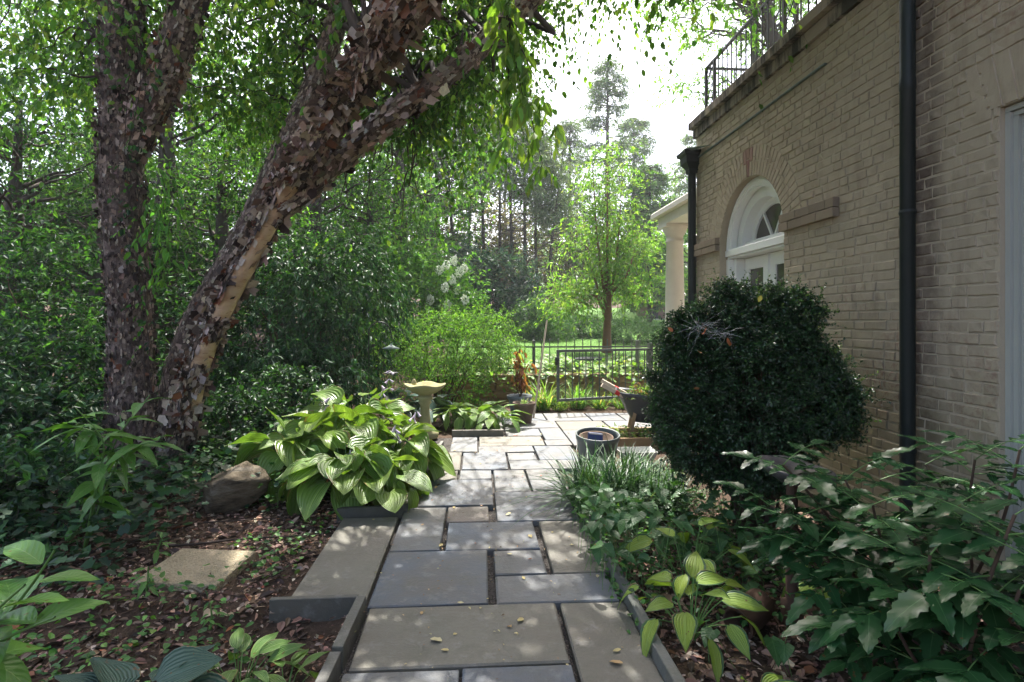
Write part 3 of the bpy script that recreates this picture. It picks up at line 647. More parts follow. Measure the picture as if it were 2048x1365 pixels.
ob('gate_frame', beam(gp(.021, .945), gp(gl - .021, .945), .036, .040), 'gate_metal', GT); ob('gate_frame', beam(gp(.021, .185), gp(gl - .021, .185), .036, .040), 'gate_metal', GT)
for s in np.arange(.125, gl - .05, .118): ob('gate_bar', beam(gp(s, .205), gp(s, .925), .014, .014, (0, 1, 0)), 'gate_metal', GT)
ob('gate_latch', lathe([(0, -.07), (.024, -.06), (.03, -.02), (.022, 0), (.034, .025), (.022, .06), (0, .07)], gp(-.02, .79), 10), 'iron', GT)
hp = g1 + gd * .06
ob('gate_post', box(hp[0] - .03, hp[0] + .03, hp[1] - .03, hp[1] + .03, -.05, 1.05, .006), 'gate_metal', GT)

# ------------------------------------------------------------------ bird bath, feeder, pots, pole
c = W(850, 792, 7.0); c[2] = -.02
BB = thing('bird_bath', c, 'mossy cast stone bird bath with a scalloped bowl among hostas', 'bird bath')
n = 48; a = np.arange(n) * 2 * np.pi / n; wob = 1 + .055 * np.cos(4 * a + .4)
prof = [(.06, .52), (.09, .53), (.15, .56), (.215, .60), (.245, .645), (.238, .655), (.225, .65), (.19, .615), (.10, .595), (0, .59)]
V = np.concatenate([np.stack([r * (wob if r > .12 else 1) * np.cos(a), r * (wob if r > .12 else 1) * np.sin(a), np.full(n, z) + (.012 * np.cos(4 * a) if r > .2 else 0)], 1) for r, z in prof])
i = np.arange(n); j = (i + 1) % n
ob('bowl', (V + c, [np.concatenate([np.stack([k * n + i, k * n + j, (k + 1) * n + j, (k + 1) * n + i], 1) for k in range(len(prof) - 1)])]), 'concrete', BB, smooth=True)
ob('pedestal', lathe([(.16, 0), (.17, .05), (.15, .08), (.09, .13), (.07, .2), (.055, .32), (.06, .40), (.085, .43), (.07, .45), (.10, .475), (.10, .50), (.075, .525)], c, 28), 'concrete', BB, smooth=True)
bt = W(838, 768, 7.0); ob('stone_bird', lathe([(0, 0), (.03, .01), (.035, .035), (.02, .06), (.014, .075), (0, .08)], (bt[0] - .06, bt[1], .64 - .02), 8), 'concrete', BB, smooth=True)
f = W(782, 697, 6.7); zf_ = f[2]
FD = thing('bird_feeder_hook', (f[0] - .26, f[1], 0), 'dark curved hook holding a small domed bird feeder over the hostas', 'feeder')
t = np.linspace(0, math.pi, 14)
hk = np.concatenate([[(f[0] - .26, f[1], -.05), (f[0] - .26, f[1], .6)], np.stack([f[0] - .13 - .13 * np.cos(t), np.full(14, f[1]), zf_ + .17 + .14 * np.sin(t)], 1), [(f[0] + .005, f[1], zf_ + .13), (f[0] + .03, f[1], zf_ + .10), (f[0] + .015, f[1], zf_ + .07), (f[0], f[1], zf_ + .075)]])
ob('hook_pole', tubes(hk, np.full(len(hk), .008), 6), 'iron', FD, smooth=True)
ob('feeder_dome', lathe([(.004, .06), (.012, .045), (.03, .03), (.10, .0), (.098, -.006), (.03, .02), (0, .024)], (f[0], f[1], zf_), 24), 'lead', FD, smooth=True)
ob('feeder_rod', lathe([(.004, -.32), (.004, .09)], (f[0], f[1], zf_), 6), 'iron', FD)
ob('feeder_tray', lathe([(0, -.30), (.07, -.30), (.085, -.285), (.08, -.285), (.068, -.295), (0, -.295)], (f[0], f[1], zf_), 20), 'iron', FD, smooth=True)
def pot(name, c, prof, mat, label, soil=True, cat='plant pot', n=36, tilt=None):
    T_ = thing(name, c, label, cat); ob('pot_wall', lathe(prof, c, n, tilt), mat, T_, smooth=False)
    if soil: r, z = soil; ob('soil', lathe([(r, z), (r * .5, z + .01), (0, z + .012)], c, 20, tilt), 'earth', T_)
    for p in T_.children[0].data.polygons: p.use_smooth = True
    return T_
p1 = W(1039, 836, 8.45); p1[2] = -.002
pot('plant_pot', p1, [(.0, .003), (.12, .0), (.125, .02), (.165, .25), (.185, .265), (.19, .31), (.178, .31), (.165, .26), (.16, .24)], 'potgrey', 'grey plastic pot holding a browned leafy plant', (.165, .25))
p2 = W(1048, 846, 7.88); p2[2] = 0
pot('plant_pot', p2, [(0, .003), (.10, 0), (.105, .015), (.142, .24), (.158, .25), (.160, .285), (.148, .285), (.138, .25)], 'fibre', 'brown fibre pot with a tuft of green blades', (.14, .25))
t0 = W(1194, 925, 5.72); t0[2] = 0
TB = pot('round_tub', t0, [(0, .004), (.175, 0), (.18, .02), (.205, .22), (.215, .235), (.222, .285), (.216, .292), (.205, .285), (.20, .23), (.18, .12)], 'tub', 'large round grey green tub with another pot and a packet inside', (.19, .12), 'tub', 44, ('X', R(7)))
t1 = t0 + (-.012, .0, .055)
pot('inner_pot', t1, [(0, .05), (.12, .05), (.13, .07), (.165, .195), (.172, .20), (.170, .206), (.160, .200), (.125, .09), (0, .085)], 'fibre', 'brown pot sitting inside the grey green tub', None, 'plant pot', 36, ('X', R(7)))
V, F = box(-.075, .075, -.012, .012, 0, .10, .01); V[8:, 0] *= .96; V = rot_about(V, np.zeros(3), 'X', R(-24)); V = rot_about(V, np.zeros(3), 'Y', R(6))
PK = thing('blue_packet', t1 + (.005, .03, .13), 'blue paper packet standing inside the pot in the tub', 'packet'); PK['kind'] = 'thing'
ob('packet_body', (V + t1 + (.0, .03, .13), F), 'blue', PK)
for k, (w, x) in enumerate(((.09, -.02), (.05, .045))):
    V2, F2 = box(x - w / 2, x + w / 2, -.0145, -.0125, .078, .092); V2 = rot_about(V2, np.zeros(3), 'X', R(-24)); V2 = rot_about(V2, np.zeros(3), 'Y', R(6)); ob('packet_print', (V2 + t1 + (.0, .03, .13), F2), 'paleplastic', PK)
a_, b_ = W(1067, 806, 8.25), W(1094, 641, 8.75); a_[2] = .0
ob('garden_pole', tubes(np.linspace(a_, b_, 5), np.full((1, 5), .0145)[0], 8), 'handle', smooth=True, label='long pale wooden pole leaning beside the pots', cat='pole')
# ------------------------------------------------------------------ wheelbarrow and things round it
w0 = np.array((2.02, 6.75, 0.))
WB = thing('wheelbarrow', w0, 'dark grey wheelbarrow full of weeds half hidden by the boxwood', 'wheelbarrow')
def wb(p): return np.asarray(p, float) @ np.array(Matrix.Rotation(R(-12), 3, 'Z')).T + w0
top = [(-.34, -.27, .56), (.42, -.27, .47), (.42, .27, .47), (-.34, .27, .56)]; bot = [(-.16, -.16, .22), (.22, -.16, .19), (.22, .16, .19), (-.16, .16, .22)]
def loop(c4, k, n=5):
    o = []
    for i in range(4):
        p, q = np.array(c4[i], float), np.array(c4[(i + 1) % 4], float)
        for s in np.linspace(0, 1, n, endpoint=False): 
            m_ = p * (1 - s) + q * s; cen = np.mean(c4, 0); o.append(cen + (m_ - cen) * (1 - k * (abs(s - .5) * 2) ** 4 * .12))
    return np.array(o)
Ls = [loop(bot, 1), loop(np.array(bot) * .55 + np.array(top) * .45, 1) + (0, 0, -.02), loop(top, 1), loop(np.array(top) * 1.04, 1) + (0, 0, .004), loop(np.array(top) * 1.04, 1) + (0, 0, -.022)]
n = len(Ls[0]); V = np.concatenate(Ls); i = np.arange(n); j = (i + 1) % n
F = [np.concatenate([np.stack([k * n + i, k * n + j, (k + 1) * n + j, (k + 1) * n + i], 1) for k in range(4)]), np.array([list(range(n))[::-1]])]
ob('tray', (wb(V), F), 'barrow', WB, smooth=False); 
for p in WB.children[0].data.polygons: p.use_smooth = len(p.vertices) == 4
for sg in (-1, 1):
    ob('handle', (wb(beam((-.52, sg * .25, .66), (.62, sg * .05, .06), .04, .045)[0]), beam((0, 0, 0), (1, 0, 0), 1, 1)[1]), 'handle', WB)
    ob('grip_sticker', (wb(beam((-.365, sg * .2262, .5785), (-.315, sg * .2175, .552), .044, .049)[0]), beam((0, 0, 0), (1, 0, 0), 1, 1)[1]), 'red', WB)
    ob('leg', (wb(beam((-.12, sg * .17, .40), (-.20, sg * .2, .0), .045, .04, (1, 0, 0))[0]), beam((0, 0, 0), (1, 0, 0), 1, 1)[1]), 'timber', WB)
whl = lathe([(.05, -.04), (.15, -.035), (.165, 0), (.15, .035), (.05, .04), (.05, -.04)], (0, 0, 0), 24); Vw = rot_about(whl[0], np.zeros(3), 'X', R(90))
ob('wheel', (wb(Vw + (.60, 0, .165)), whl[1]), 'rubber', WB, smooth=True)
V, F = lathe([(.30, .0), (.2, .05), (0, .07)], (0, 0, 0), 12); V[:, 1] *= .75; ob('soil_load', (wb(V * (1, 1, 1) + (.03, 0, .44)), F), 'earth', WB)
b = MB()
ob('timber_block', box(2.02, 2.34, 6.28, 6.5, -.04, .23, .006), 'timber_dark', label='dark red timber block behind the boxwood under the wheelbarrow', cat='timber block')
PL = thing('timber_planter', (1.75, 6.9, -.03), 'low pale timber planter frame of small plants beside the wheelbarrow', 'planter')
px0, px1, py0, py1 = 1.36, 2.45, 6.28, 6.92
for q in ((px0, px1, py0, py0 + .04), (px0, px1, py1 - .04, py1), (px0, px0 + .04, py0 + .042, py1 - .042), (px1 - .04, px1, py0 + .042, py1 - .042)): ob('board', box(*q, -.03, .10, .006), 'timber', PL)
ob('soil', box(px0 + .045, px1 - .045, py0 + .045, py1 - .045, -.03, .05), 'earth', PL)
tc = W(1272, 925, 5.85); tc[2] = 0
TR = thing('plastic_tray', tc, 'shallow pale grey plastic tray behind the grassy clump', 'tray')
def trayring(h, s): return np.array([(tc[0] + sx * .19 * s, tc[1] + sy * .13 * s, h) for sx, sy in ((-1, -1), (1, -1), (1, 1), (-1, 1))])
V = np.concatenate([trayring(.0, .8), trayring(.09, 1), trayring(.09, .97), trayring(.012, .78)])
F = [np.array([(k * 4 + i, k * 4 + (i + 1) % 4, (k + 1) * 4 + (i + 1) % 4, (k + 1) * 4 + i) for k in range(3) for i in range(4)] + [(12, 13, 14, 15), (3, 2, 1, 0)])]
ob('tray_body', (V, F), 'paleplastic', TR)
# grey dish and its fallen pedestal in the right bed
gd_ = W(1592, 945, 2.75)
GB = thing('stone_dish', (gd_[0], gd_[1], 0), 'shallow grey stone dish on a clay pipe among the spiny leaves', 'bird bath')
V, F = lathe([(.03, -.05), (.09, -.045), (.15, -.015), (.178, .02), (.17, .028), (.13, .0), (.06, -.02), (0, -.024)], (0, 0, 0), 40)
aa = np.arctan2(V[:, 1], V[:, 0]); V *= (1 + .05 * np.cos(5 * aa))[:, None] * np.array((1, 1, 1)); V = rot_about(V, np.zeros(3), 'X', R(5)); V = rot_about(V, np.zeros(3), 'Y', R(8))
ob('dish', (V + gd_, F), 'greystone', GB, smooth=True)
zt = gd_[2] - .04
ob('clay_pipe', lathe([(.05, -.05), (.05, .06), (.03, .07), (.026, zt * .6), (.026, zt)], (gd_[0] - .02, gd_[1], 0), 20), 'terracotta', GB, smooth=True)
q = W(1500, 1120, 2.7); 
V, F = lathe([(.075, -.11), (.075, .1), (.062, .1), (.062, -.11), (.075, -.11)], (0, 0, 0), 20); V = rot_about(V, np.zeros(3), 'Y', R(82)); V = rot_about(V, np.zeros(3), 'Z', R(35))
ob('clay_pipe', (V + (q[0], q[1], .03), F), 'terracotta', smooth=True, label='short clay pipe lying half buried under the yellow hosta', cat='clay pipe')
# dark boards behind the gate, distant building
BD = thing('dark_boards', (2.35, 11.6, .5), 'dark boards lying in the ivy behind the gate', 'boards')
for k in range(3): ob('board', beam((1.95 + .1 * k, 11.6 + .22 * k, .62), (3.3, 11.35 + .25 * k, .62), .14, .03), 'barrow', BD)
fw = W(1318, 622, 30)
FB = thing('distant_garden_hut', (fw[0], fw[1], float(H(fw[0], fw[1]))), 'distant brown garden building seen between tree and column', 'building'); zb = float(H(fw[0], fw[1])) 
ob('wall', box(fw[0] - .5, fw[0] + 3.4, fw[1], fw[1] + 2.5, zb - .3, zb + .78), 'farwall', FB); ob('terrace', box(fw[0] - .8, fw[0] + 3.4, fw[1] - 1.2, fw[1] + 0, zb - .4, zb + .0), 'farwhite', FB)
ob('roof', box(fw[0] - .8, fw[0] + 3.8, fw[1] - .3, fw[1] + 2.8, zb + .785, zb + .95), 'bark_far', FB); ob('door', box(fw[0] - .35, fw[0] - .05, fw[1] - .03, fw[1] - .002, zb + .01, zb + .65), 'iron', FB)
# ------------------------------------------------------------------ rock, aggregate paver, sticks
def rock(c, r, seed, label):
    u = np.linspace(0, 2 * np.pi, 33)[:-1]; v = np.linspace(0, np.pi, 17)
    U, Vv = np.meshgrid(u, v, indexing='ij'); P = np.stack([np.cos(U) * np.sin(Vv), np.sin(U) * np.sin(Vv), np.cos(Vv)], -1)
    rr = np.random.default_rng(seed)
    for _ in range(16):
        d = unit(rr.normal(size=3)); k = rr.uniform(.62, .92); over = np.maximum(P @ d - k, 0); P = P - over[..., None] * d * .9
    P = P * (1 + .10 * sn(P, 2.5, seed)[..., None] + .05 * sn(P * (1, 1, 3), 8, seed + 1)[..., None]) * r
    P = rot_about(P.reshape(-1, 3), np.zeros(3), 'Y', R(-20)).reshape(P.shape) 
    n, m_ = 32, 17; i, j = np.meshgrid(np.arange(n), np.arange(m_ - 1), indexing='ij'); k = (i + 1) % n
    ob('rock', (P.reshape(-1, 3) + c, [np.stack([i * m_ + j, i * m_ + j + 1, k * m_ + j + 1, k * m_ + j], -1).reshape(-1, 4)]), 'rock', smooth=True, label=label, cat='rock')
rc = W(458, 995, 4.35); rock((rc[0], rc[1], .12), np.array((.29, .23, .21)), 4, 'brown weathered rock lying beside the lime hostas')
av = np.array([W(275, 1172, F_PX * EYE / (1172 - 641)), W(468, 1176, F_PX * EYE / (1176 - 641)), W(500, 1112, F_PX * EYE / (1112 - 641)), W(335, 1118, F_PX * EYE / (1118 - 641))])
ac = av.mean(0); V, F = box(-.225, .225, -.225, .225, -.05, .0, .005); V = rot_about(V, np.zeros(3), 'Z', R(-4)); V = rot_about(V, np.zeros(3), 'Y', R(2)); 
ob('aggregate_paver', (V + (ac[0], ac[1], float(H(ac[0], ac[1])) + .045), F), 'aggregate', label='square pebble surfaced paver lying in the leaf litter', cat='paver')
def stick(pts, r, label):
    P = spline(pts, 9); P[:, 2] += H(P[:, 0], P[:, 1]); P[:, :2] += rng.normal(0, .006, (9, 2))
    ob('fallen_stick', tubes(P, np.linspace(r, r * .4, 9), 5), 'twig', smooth=True, label=label, cat='stick')
stick([(-1.9, 3.63, .03), (-1.45, 3.78, .05), (-1.05, 3.9, .03)], .009, 'longest fallen twig lying behind the pebble paver')
stick([(-1.15, 3.25, .03), (-.98, 3.65, .05)], .005, 'thin dry twig on the litter beside the left slab')
stick([(-1.9, 4.0, .05), (-1.2, 4.35, .04)], .005, 'thin twig in front of the brown rock')
# ------------------------------------------------------------------ foliage helpers
TM = {'dia': (np.array([(0, 0, 0), (.45, -.5, .09), (1, 0, -.04), (.45, .5, .09)]), np.array([(0, 1, 2), (0, 2, 3)])),
      'oval': (np.array([(0, 0, 0), (.26, -.42, .08), (.66, -.36, .05), (1, 0, -.10), (.66, .36, .05), (.26, .42, .08)]), np.array([(0, 1, 2, 3), (0, 3, 4, 5)])),
      'lobed': (np.array([(0, 0, 0), (.15, -.5, .05), (.5, -.3, .0), (.62, -.55, .04), (1, 0, -.08), (.62, .55, .04), (.5, .3, 0), (.15, .5, .05)]), np.array([(0, 1, 2), (2, 3, 4), (0, 2, 4), (0, 4, 6), (4, 5, 6), (0, 6, 7)])),
      'needle': (np.array([(0, -.5, 0), (1, 0, 0), (0, .5, 0)]), np.array([(0, 1, 2)]))}
def leaves(P, D, U, L, Wd, tm):
    T, Fc = TM[tm]; D = unit(D); Sd = unit(np.cross(D, U)); Nn = np.cross(Sd, D)
    V = P[:, None] + D[:, None] * (T[None, :, 0:1] * L[:, None, None]) + Sd[:, None] * (T[None, :, 1:2] * Wd[:, None, None]) + Nn[:, None] * (T[None, :, 2:3] * L[:, None, None])
    Fa = (Fc[None] + (np.arange(len(P)) * len(T))[:, None, None]).reshape(-1, Fc.shape[1]); return V.reshape(-1, 3), Fa, len(T)
def pal(n, cols, w=None, jit=.22):
    cols = np.array(cols, float); k = rng.choice(len(cols), n, p=None if w is None else np.array(w) / np.sum(w))
    return cols[k] * np.exp(rng.normal(0, jit, (n, 1))) * np.exp(rng.normal(0, .06, (n, 3)))
def randdir(n): return unit(rng.normal(size=(n, 3)))
def twigs(st, d, L, nl, droop, spread=.75, down=.35, wob=.1, leafup=.6, K=5):
    "N curved twigs with nl leaves each -> leaf bases, directions, up vectors, twig polylines"
    N = len(st); L = np.broadcast_to(L, N)
    t = (np.arange(nl) + rng.uniform(.2, .9, (N, nl))) / nl
    f = lambda t: st[:, None] + d[:, None] * (L[:, None] * t)[..., None] + np.array((0, 0, -1.)) * (droop * L[:, None] * t * t)[..., None]
    P = f(t); tg = unit(d[:, None] + np.array((0, 0, -2.)) * (droop * t)[..., None])
    side = unit(np.cross(tg, rng.normal(size=tg.shape)))
    D = unit(tg * .55 + side * spread + np.array((0, 0, -down)))
    U = unit(np.array((0, 0, leafup)) + rng.normal(0, .45, D.shape))
    tt = np.broadcast_to(np.linspace(0, 1, K), (N, K)); Q = f(tt); Q[:, 1:] += rng.normal(0, wob, (N, K - 1, 3)) * L[:, None, None] * .15
    return P.reshape(-1, 3), D.reshape(-1, 3), U.reshape(-1, 3), Q
def foliage(parent, name, st, d, L, nl, leafL, aspect, cols, w=None, droop=.3, spread=.75, down=.35, tm='oval', mat='leaf', leafup=.6, twr=.002, keep=None, twigname='twigs', twmat='twig', jit=.22):
    P, D, U, Q = twigs(st, d, L, nl, droop, spread, down, leafup=leafup)
    n = len(P)
    if keep is not None:
        k = keep(P); P, D, U = P[k], D[k], U[k]; n = len(P)
    ll = leafL * rng.uniform(.6, 1.2, n); V, Fa, q = leaves(P, D, U, ll, ll * aspect * rng.uniform(.85, 1.15, n), tm)
    o = ob(name, (V, Fa), mat, parent, tint=np.repeat(pal(n, cols, w, jit), q, 0), kind='stuff')
    if keep is not None: Q = Q[keep(Q[:, 1]) | (keep(Q[:, 2]) & keep(Q[:, 4]))]
    if twr and len(Q): ob(twigname, tubes(Q, np.broadcast_to(np.linspace(twr, twr * .4, Q.shape[1]), Q.shape[:2]), 3), twmat, parent, kind='stuff')
    return o
def in_ell(n, c, r, shell=.5, zmin=None):
    d = randdir(n); rad = rng.uniform(shell, 1, (n, 1)) ** .6; p = np.array(c) + d * rad * np.array(r)
    return p
def limbs(parent, trunk, ends, r0, mat, name='branch', K=7, sag=.0, lowfrac=.25):
    "branches from the trunk polyline to clump centres"
    P, Rr = [], []
    for e in ends:
        zs = trunk[:, 2]; zt = zs.min() + (zs.max() - zs.min()) * lowfrac
        cand = trunk[(zs >= zt) & (zs <= max(zt + .05, e[2] - .25 * np.linalg.norm(e[:2] - trunk[-1, :2])))]
        if not len(cand): cand = trunk[np.argmin(np.abs(zs - zt))][None]
        s = cand[np.argmin(np.linalg.norm(cand - e, axis=1))]
        t = np.linspace(0, 1, K)[:, None]; m_ = (s + e) / 2 + np.array((0, 0, .12 * np.linalg.norm(e - s)))
        q = (1 - t) ** 2 * s + 2 * t * (1 - t) * m_ + t * t * e; q[1:-1] += rng.normal(0, .03 * np.linalg.norm(e - s), (K - 2, 3))
        r = r0 * min(1, .35 + .2 * np.linalg.norm(e - s)); P.append(q); Rr.append(np.linspace(r, r * .25, K))
    ob(name, tubes(np.array(P), np.array(Rr), 5), mat, parent, kind='stuff', smooth=True)
def trunk_mesh(parent, pts, rad, mat='bark', n=24, S=10, name='trunk', rough=.08, flare=.35):
    P = spline(np.c_[np.array(pts, float), np.array(rad, float)], n); q, r = P[:, :3], P[:, 3].copy()
    hgt = np.linalg.norm(q - q[0], axis=1); r *= 1 + flare * np.exp(-hgt / .25 / max(r[0] / .15, .5))
    V, F = tubes(q, r, S); Vr = V.reshape(n, S, 3); dirn = Vr - q[:, None]; Vr = q[:, None] + dirn * (1 + rough * sn(Vr, 9, int(rng.integers(99)))[..., None])
    ob(name, (Vr.reshape(-1, 3), F), mat, parent, smooth=True); return q, r
def tree(label, base, trunk, rad, crowns, leafL, aspect, cols, w=None, mat='leaf', cat='tree', bark='bark', nclump=40, ntw=10, nl=10, clr=.7, droop=.3, tm='oval', name='tree', shell=.45, flat=.6, group=None, leafup=.6, down=.35, twr=.0025, lowfrac=.25, jit=.22, keep=None, lr=.05):
    T_ = thing(name, base, label, cat, group); q, r = trunk_mesh(T_, trunk, rad, bark)
    C = np.concatenate([in_ell(max(3, int(nclump * f)), c, rr, shell) for c, rr, f in crowns])
    limbs(T_, q, C[rng.random(len(C)) < .8], lr, bark, lowfrac=lowfrac)
    st = np.repeat(C, ntw, 0); d = randdir(len(st)) * (1, 1, flat); st = st + rng.normal(0, clr * .25, st.shape)
    foliage(T_, 'crown', st, unit(d), clr * rng.uniform(.5, 1.2, len(st)), nl, leafL, aspect, cols, w, droop, tm=tm, mat=mat, leafup=leafup, down=down, twr=twr, jit=jit, keep=keep)
    return T_
def shrub(label, base, ells, leafL, aspect, cols, w=None, ntw=400, nl=12, L=.35, droop=.2, mat='leaf', tm='oval', cat='shrub', name='shrub', stems=9, leafup=.6, down=.25, outward=.8, jit=.22, twr=.002, shell=.35, keep=None):
    T_ = thing(name, base, label, cat); P, Rr = [], []
    tot = sum(e[2] for e in ells); ST, DD = [], []
    for c, r, f in ells:
        n = int(ntw * f / tot); p = in_ell(n, c, r, shell); ST.append(p); dd = (p - np.array(c)) / np.array(r); DD.append(unit(unit(dd) * outward + randdir(n) * .7 + (0, 0, .15)))
    st = np.concatenate(ST); st[:, 2] = np.maximum(st[:, 2], H(st[:, 0], st[:, 1]) + .05)
    foliage(T_, 'foliage', st, np.concatenate(DD), L * rng.uniform(.5, 1.2, len(st)), nl, leafL, aspect, cols, w, droop, tm=tm, mat=mat, leafup=leafup, down=down, twr=twr, jit=jit, keep=keep)
    for i in range(stems):
        e = st[rng.integers(len(st))]; s = np.array(base) + rng.normal(0, .06, 3) * (1, 1, 0) - (0, 0, .05); t = np.linspace(0, 1, 6)[:, None]
        q = (1 - t) * s + t * e; q[:, 2] += .15 * np.sin(np.pi * t[:, 0]) * np.linalg.norm(e - s) * .5; q[1:-1] += rng.normal(0, .02, (4, 3)); P.append(q); Rr.append(np.linspace(.014, .004, 6))
    ob('stems', tubes(np.array(P), np.array(Rr), 5), 'stem_brown', T_, kind='stuff'); return T_
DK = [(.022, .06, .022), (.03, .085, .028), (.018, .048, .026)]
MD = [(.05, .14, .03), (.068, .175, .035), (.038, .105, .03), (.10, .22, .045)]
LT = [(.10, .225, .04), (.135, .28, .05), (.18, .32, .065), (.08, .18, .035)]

# ------------------------------------------------------------------ river birches
BARKC = [(.42, .33, .255), (.27, .20, .15), (.54, .455, .38), (.11, .08, .062), (.035, .026, .022), (.22, .085, .045), (.46, .35, .26)]
def flakes(parent, q, r, n, s0, s1, wts, smin=0., smax=1., skip=None, lift=1.):
    K = len(q); s = rng.uniform(smin, smax, n) * (K - 1); i = np.minimum(s.astype(int), K - 2); f = (s - i)[:, None]
    c = q[i] * (1 - f) + q[i + 1] * f; rr = r[i] * (1 - f[:, 0]) + r[i + 1] * f[:, 0]; t = unit(q[i + 1] - q[i])
    rad = unit(np.cross(t, randdir(n)))
    if skip is not None:
        k = ~skip(c + rad * rr[:, None], rad, s / (K - 1)) | (rng.random(n) < .03); c, rr, t, rad = c[k], rr[k], t[k], rad[k]; n = len(c)
    b = np.cross(t, rad); w = rng.uniform(s0, s1, n) * np.exp(rng.normal(0, .4, n)); w = np.minimum(w, s1 * 1.25); h = np.minimum(w * rng.uniform(.8, 2.6, n), s1 * 2.2); sg = np.where(rng.random(n) < .5, -1, 1)
    lift_ = rng.uniform(.05, 1., n) ** 2 * lift * np.minimum(w, .06) * 1.1; sk = rng.normal(0, .7, n); bend = rng.normal(0, .22, n)
    V = np.zeros((n, 12, 3)); shp = (.55, .53, .48, .36)
    for a in range(4):
        x = a / 3 + rng.normal(0, .07, n); ang = sg * np.clip(x, 0, 1.2) * w / rr; ro = rr * 1.01 + lift_ * np.clip(x, 0, 1.3) ** 2.4 + .002
        dirv = rad * np.cos(ang)[:, None] + b * np.sin(ang)[:, None]
        for k, y in enumerate((-1, 0, 1)):
            hh = h * (y * shp[a] * rng.uniform(.55, 1.3, n)) + sk * w * x
            V[:, a * 3 + k] = c + dirv * (ro + abs(y) * bend * h * .35 * x + rng.normal(0, .0012, n))[:, None] + t * hh[:, None]
    F = np.array([(a * 3 + k, a * 3 + 3 + k, a * 3 + 4 + k, a * 3 + 1 + k) for a in range(3) for k in range(2)]); Fa = (F[None] + (np.arange(n) * 12)[:, None, None]).reshape(-1, 4)
    ob('peeling_bark', (V.reshape(-1, 3), Fa), 'flake', parent, tint=np.repeat(pal(n, BARKC, wts, .25), 12, 0), kind='stuff', smooth=True)
def birch_stem(parent, pts, rad, name, nfl, size, wts, peel=None, S=22, n=80, flare=.3, lift=1.):
    P = spline(np.c_[np.array(pts, float), np.array(rad, float)], n); q, r = P[:, :3], P[:, 3].copy(); r *= 1 + flare * np.exp(-np.linalg.norm(q - q[0], axis=1) / .3)
    V, F = tubes(q, r * .97, S); Vr = V.reshape(n, S, 3); dv = Vr - q[:, None]; ang = unit(dv)
    pe = peel(Vr, ang) if peel else np.zeros((n, S))
    amp = .05 * (1 - .8 * np.clip(pe, 0, 1)); Vr = q[:, None] + dv * (1 + amp[..., None] * (sn(Vr, 14, 3) + .7 * sn(Vr, 40, 8))[..., None])
    ob(name, (Vr.reshape(-1, 3), F), 'birch', parent, smooth=True, attrs={'peel': pe.ravel()})
    sk = None
    if peel: sk = lambda p, a, s: peel(p, a) > .5
    flakes(parent, q, r, nfl, size[0], size[1], wts, skip=sk, lift=lift); return q, r
DARKW, MIXW, PALEW = [1.6, 3, .8, 5, 5, .3, .2], [4, 2.2, 3.4, 2.6, 2.4, 1.3, 1.5], [6, 2.5, 5, 1, .8, .15, 1.2]
b1 = W(262, 985, 4.9); b1[2] = float(H(b1[0], b1[1])) - .05
T1 = thing('river_birch', b1, 'dark upright birch with shaggy bark forking high at the left', 'tree')
t1 = [b1, W(264, 830, 4.9), W(262, 600, 4.9), W(245, 420, 4.85), W(238, 250, 4.8), W(245, 100, 4.75), W(250, -60, 4.7), W(255, -500, 4.6), W(250, -900, 4.5)]
q1, r1 = birch_stem(T1, t1, [.175, .17, .165, .17, .155, .15, .15, .12, .05], 'trunk', 11000, (.008, .024), DARKW, lift=1.3)
t1b = [W(258, 300, 4.82), W(300, 215, 4.75), W(345, 120, 4.7), W(375, 20, 4.65), W(395, -90, 4.6), W(430, -450, 4.5), W(440, -700, 4.4)]
q1b, r1b = birch_stem(T1, t1b, [.14, .135, .135, .125, .12, .08, .04], 'limb', 3400, (.010, .032), MIXW, flare=0, lift=1.3)
b2 = W(332, 965, 4.95); b2[2] = float(H(b2[0], b2[1])) - .05
T2 = thing('river_birch', b2, 'leaning birch with thick peeling trunk slanting over the path', 'tree')
RIGHT, BACK = np.array((CS, -SN, 0)), np.array((-SN, -CS, 0))
def peel2(p, a):
    z = p[..., 2]; fr = a @ unit(RIGHT * .72 + BACK * .55 + np.array((0, 0, -.42)))
    band = sstep(1.30, 1.55, z) * (1 - sstep(2.32, 2.48, z)) + .62 * sstep(.55, .75, z) * (1 - sstep(1.20, 1.35, z)) * (sn(p, 6, 5) > .0)
    return band * sstep(.30, .55, fr + .16 * sn(p, 11, 7)) * (1 - .75 * sstep(.45, .7, sn(p * np.array((.5, .5, 1.6)), 9, 31)))
t2 = [b2, W(356, 880, 4.85), W(382, 760, 4.75), W(428, 640, 4.6), W(518, 480, 4.45), W(575, 366, 4.25), W(656, 240, 3.9), W(704, 170, 3.65), W(755, 100, 3.3), W(818, 0, 2.95), W(900, -110, 2.75), W(1100, -400, 2.6), W(1250, -900, 2.5)]
q2, r2 = birch_stem(T2, t2, [.14, .122, .108, .096, .080, .086, .096, .090, .096, .108, .10, .08, .04], 'trunk', 12000, (.009, .036), MIXW, peel=peel2, n=110, lift=1.7)
t2b = [W(560, 420, 4.33), W(628, 366, 4.33), W(690, 308, 4.35), W(757, 249, 4.37), W(893, 154, 4.42), W(966, 84, 4.46), W(1054, 7, 4.5), W(1150, -90, 4.5), W(1350, -400, 4.6), W(1450, -600, 4.6)]
q2b, r2b = birch_stem(T2, t2b, [.085, .088, .084, .08, .077, .074, .07, .065, .05, .03], 'limb', 3000, (.012, .036), PALEW, flare=0, lift=1.1)
b3 = W(352, 930, 5.3); b3[2] = float(H(b3[0], b3[1])) - .05
T3 = thing('river_birch', b3, 'pale flaky birch stem rising behind the leaning trunk', 'tree')
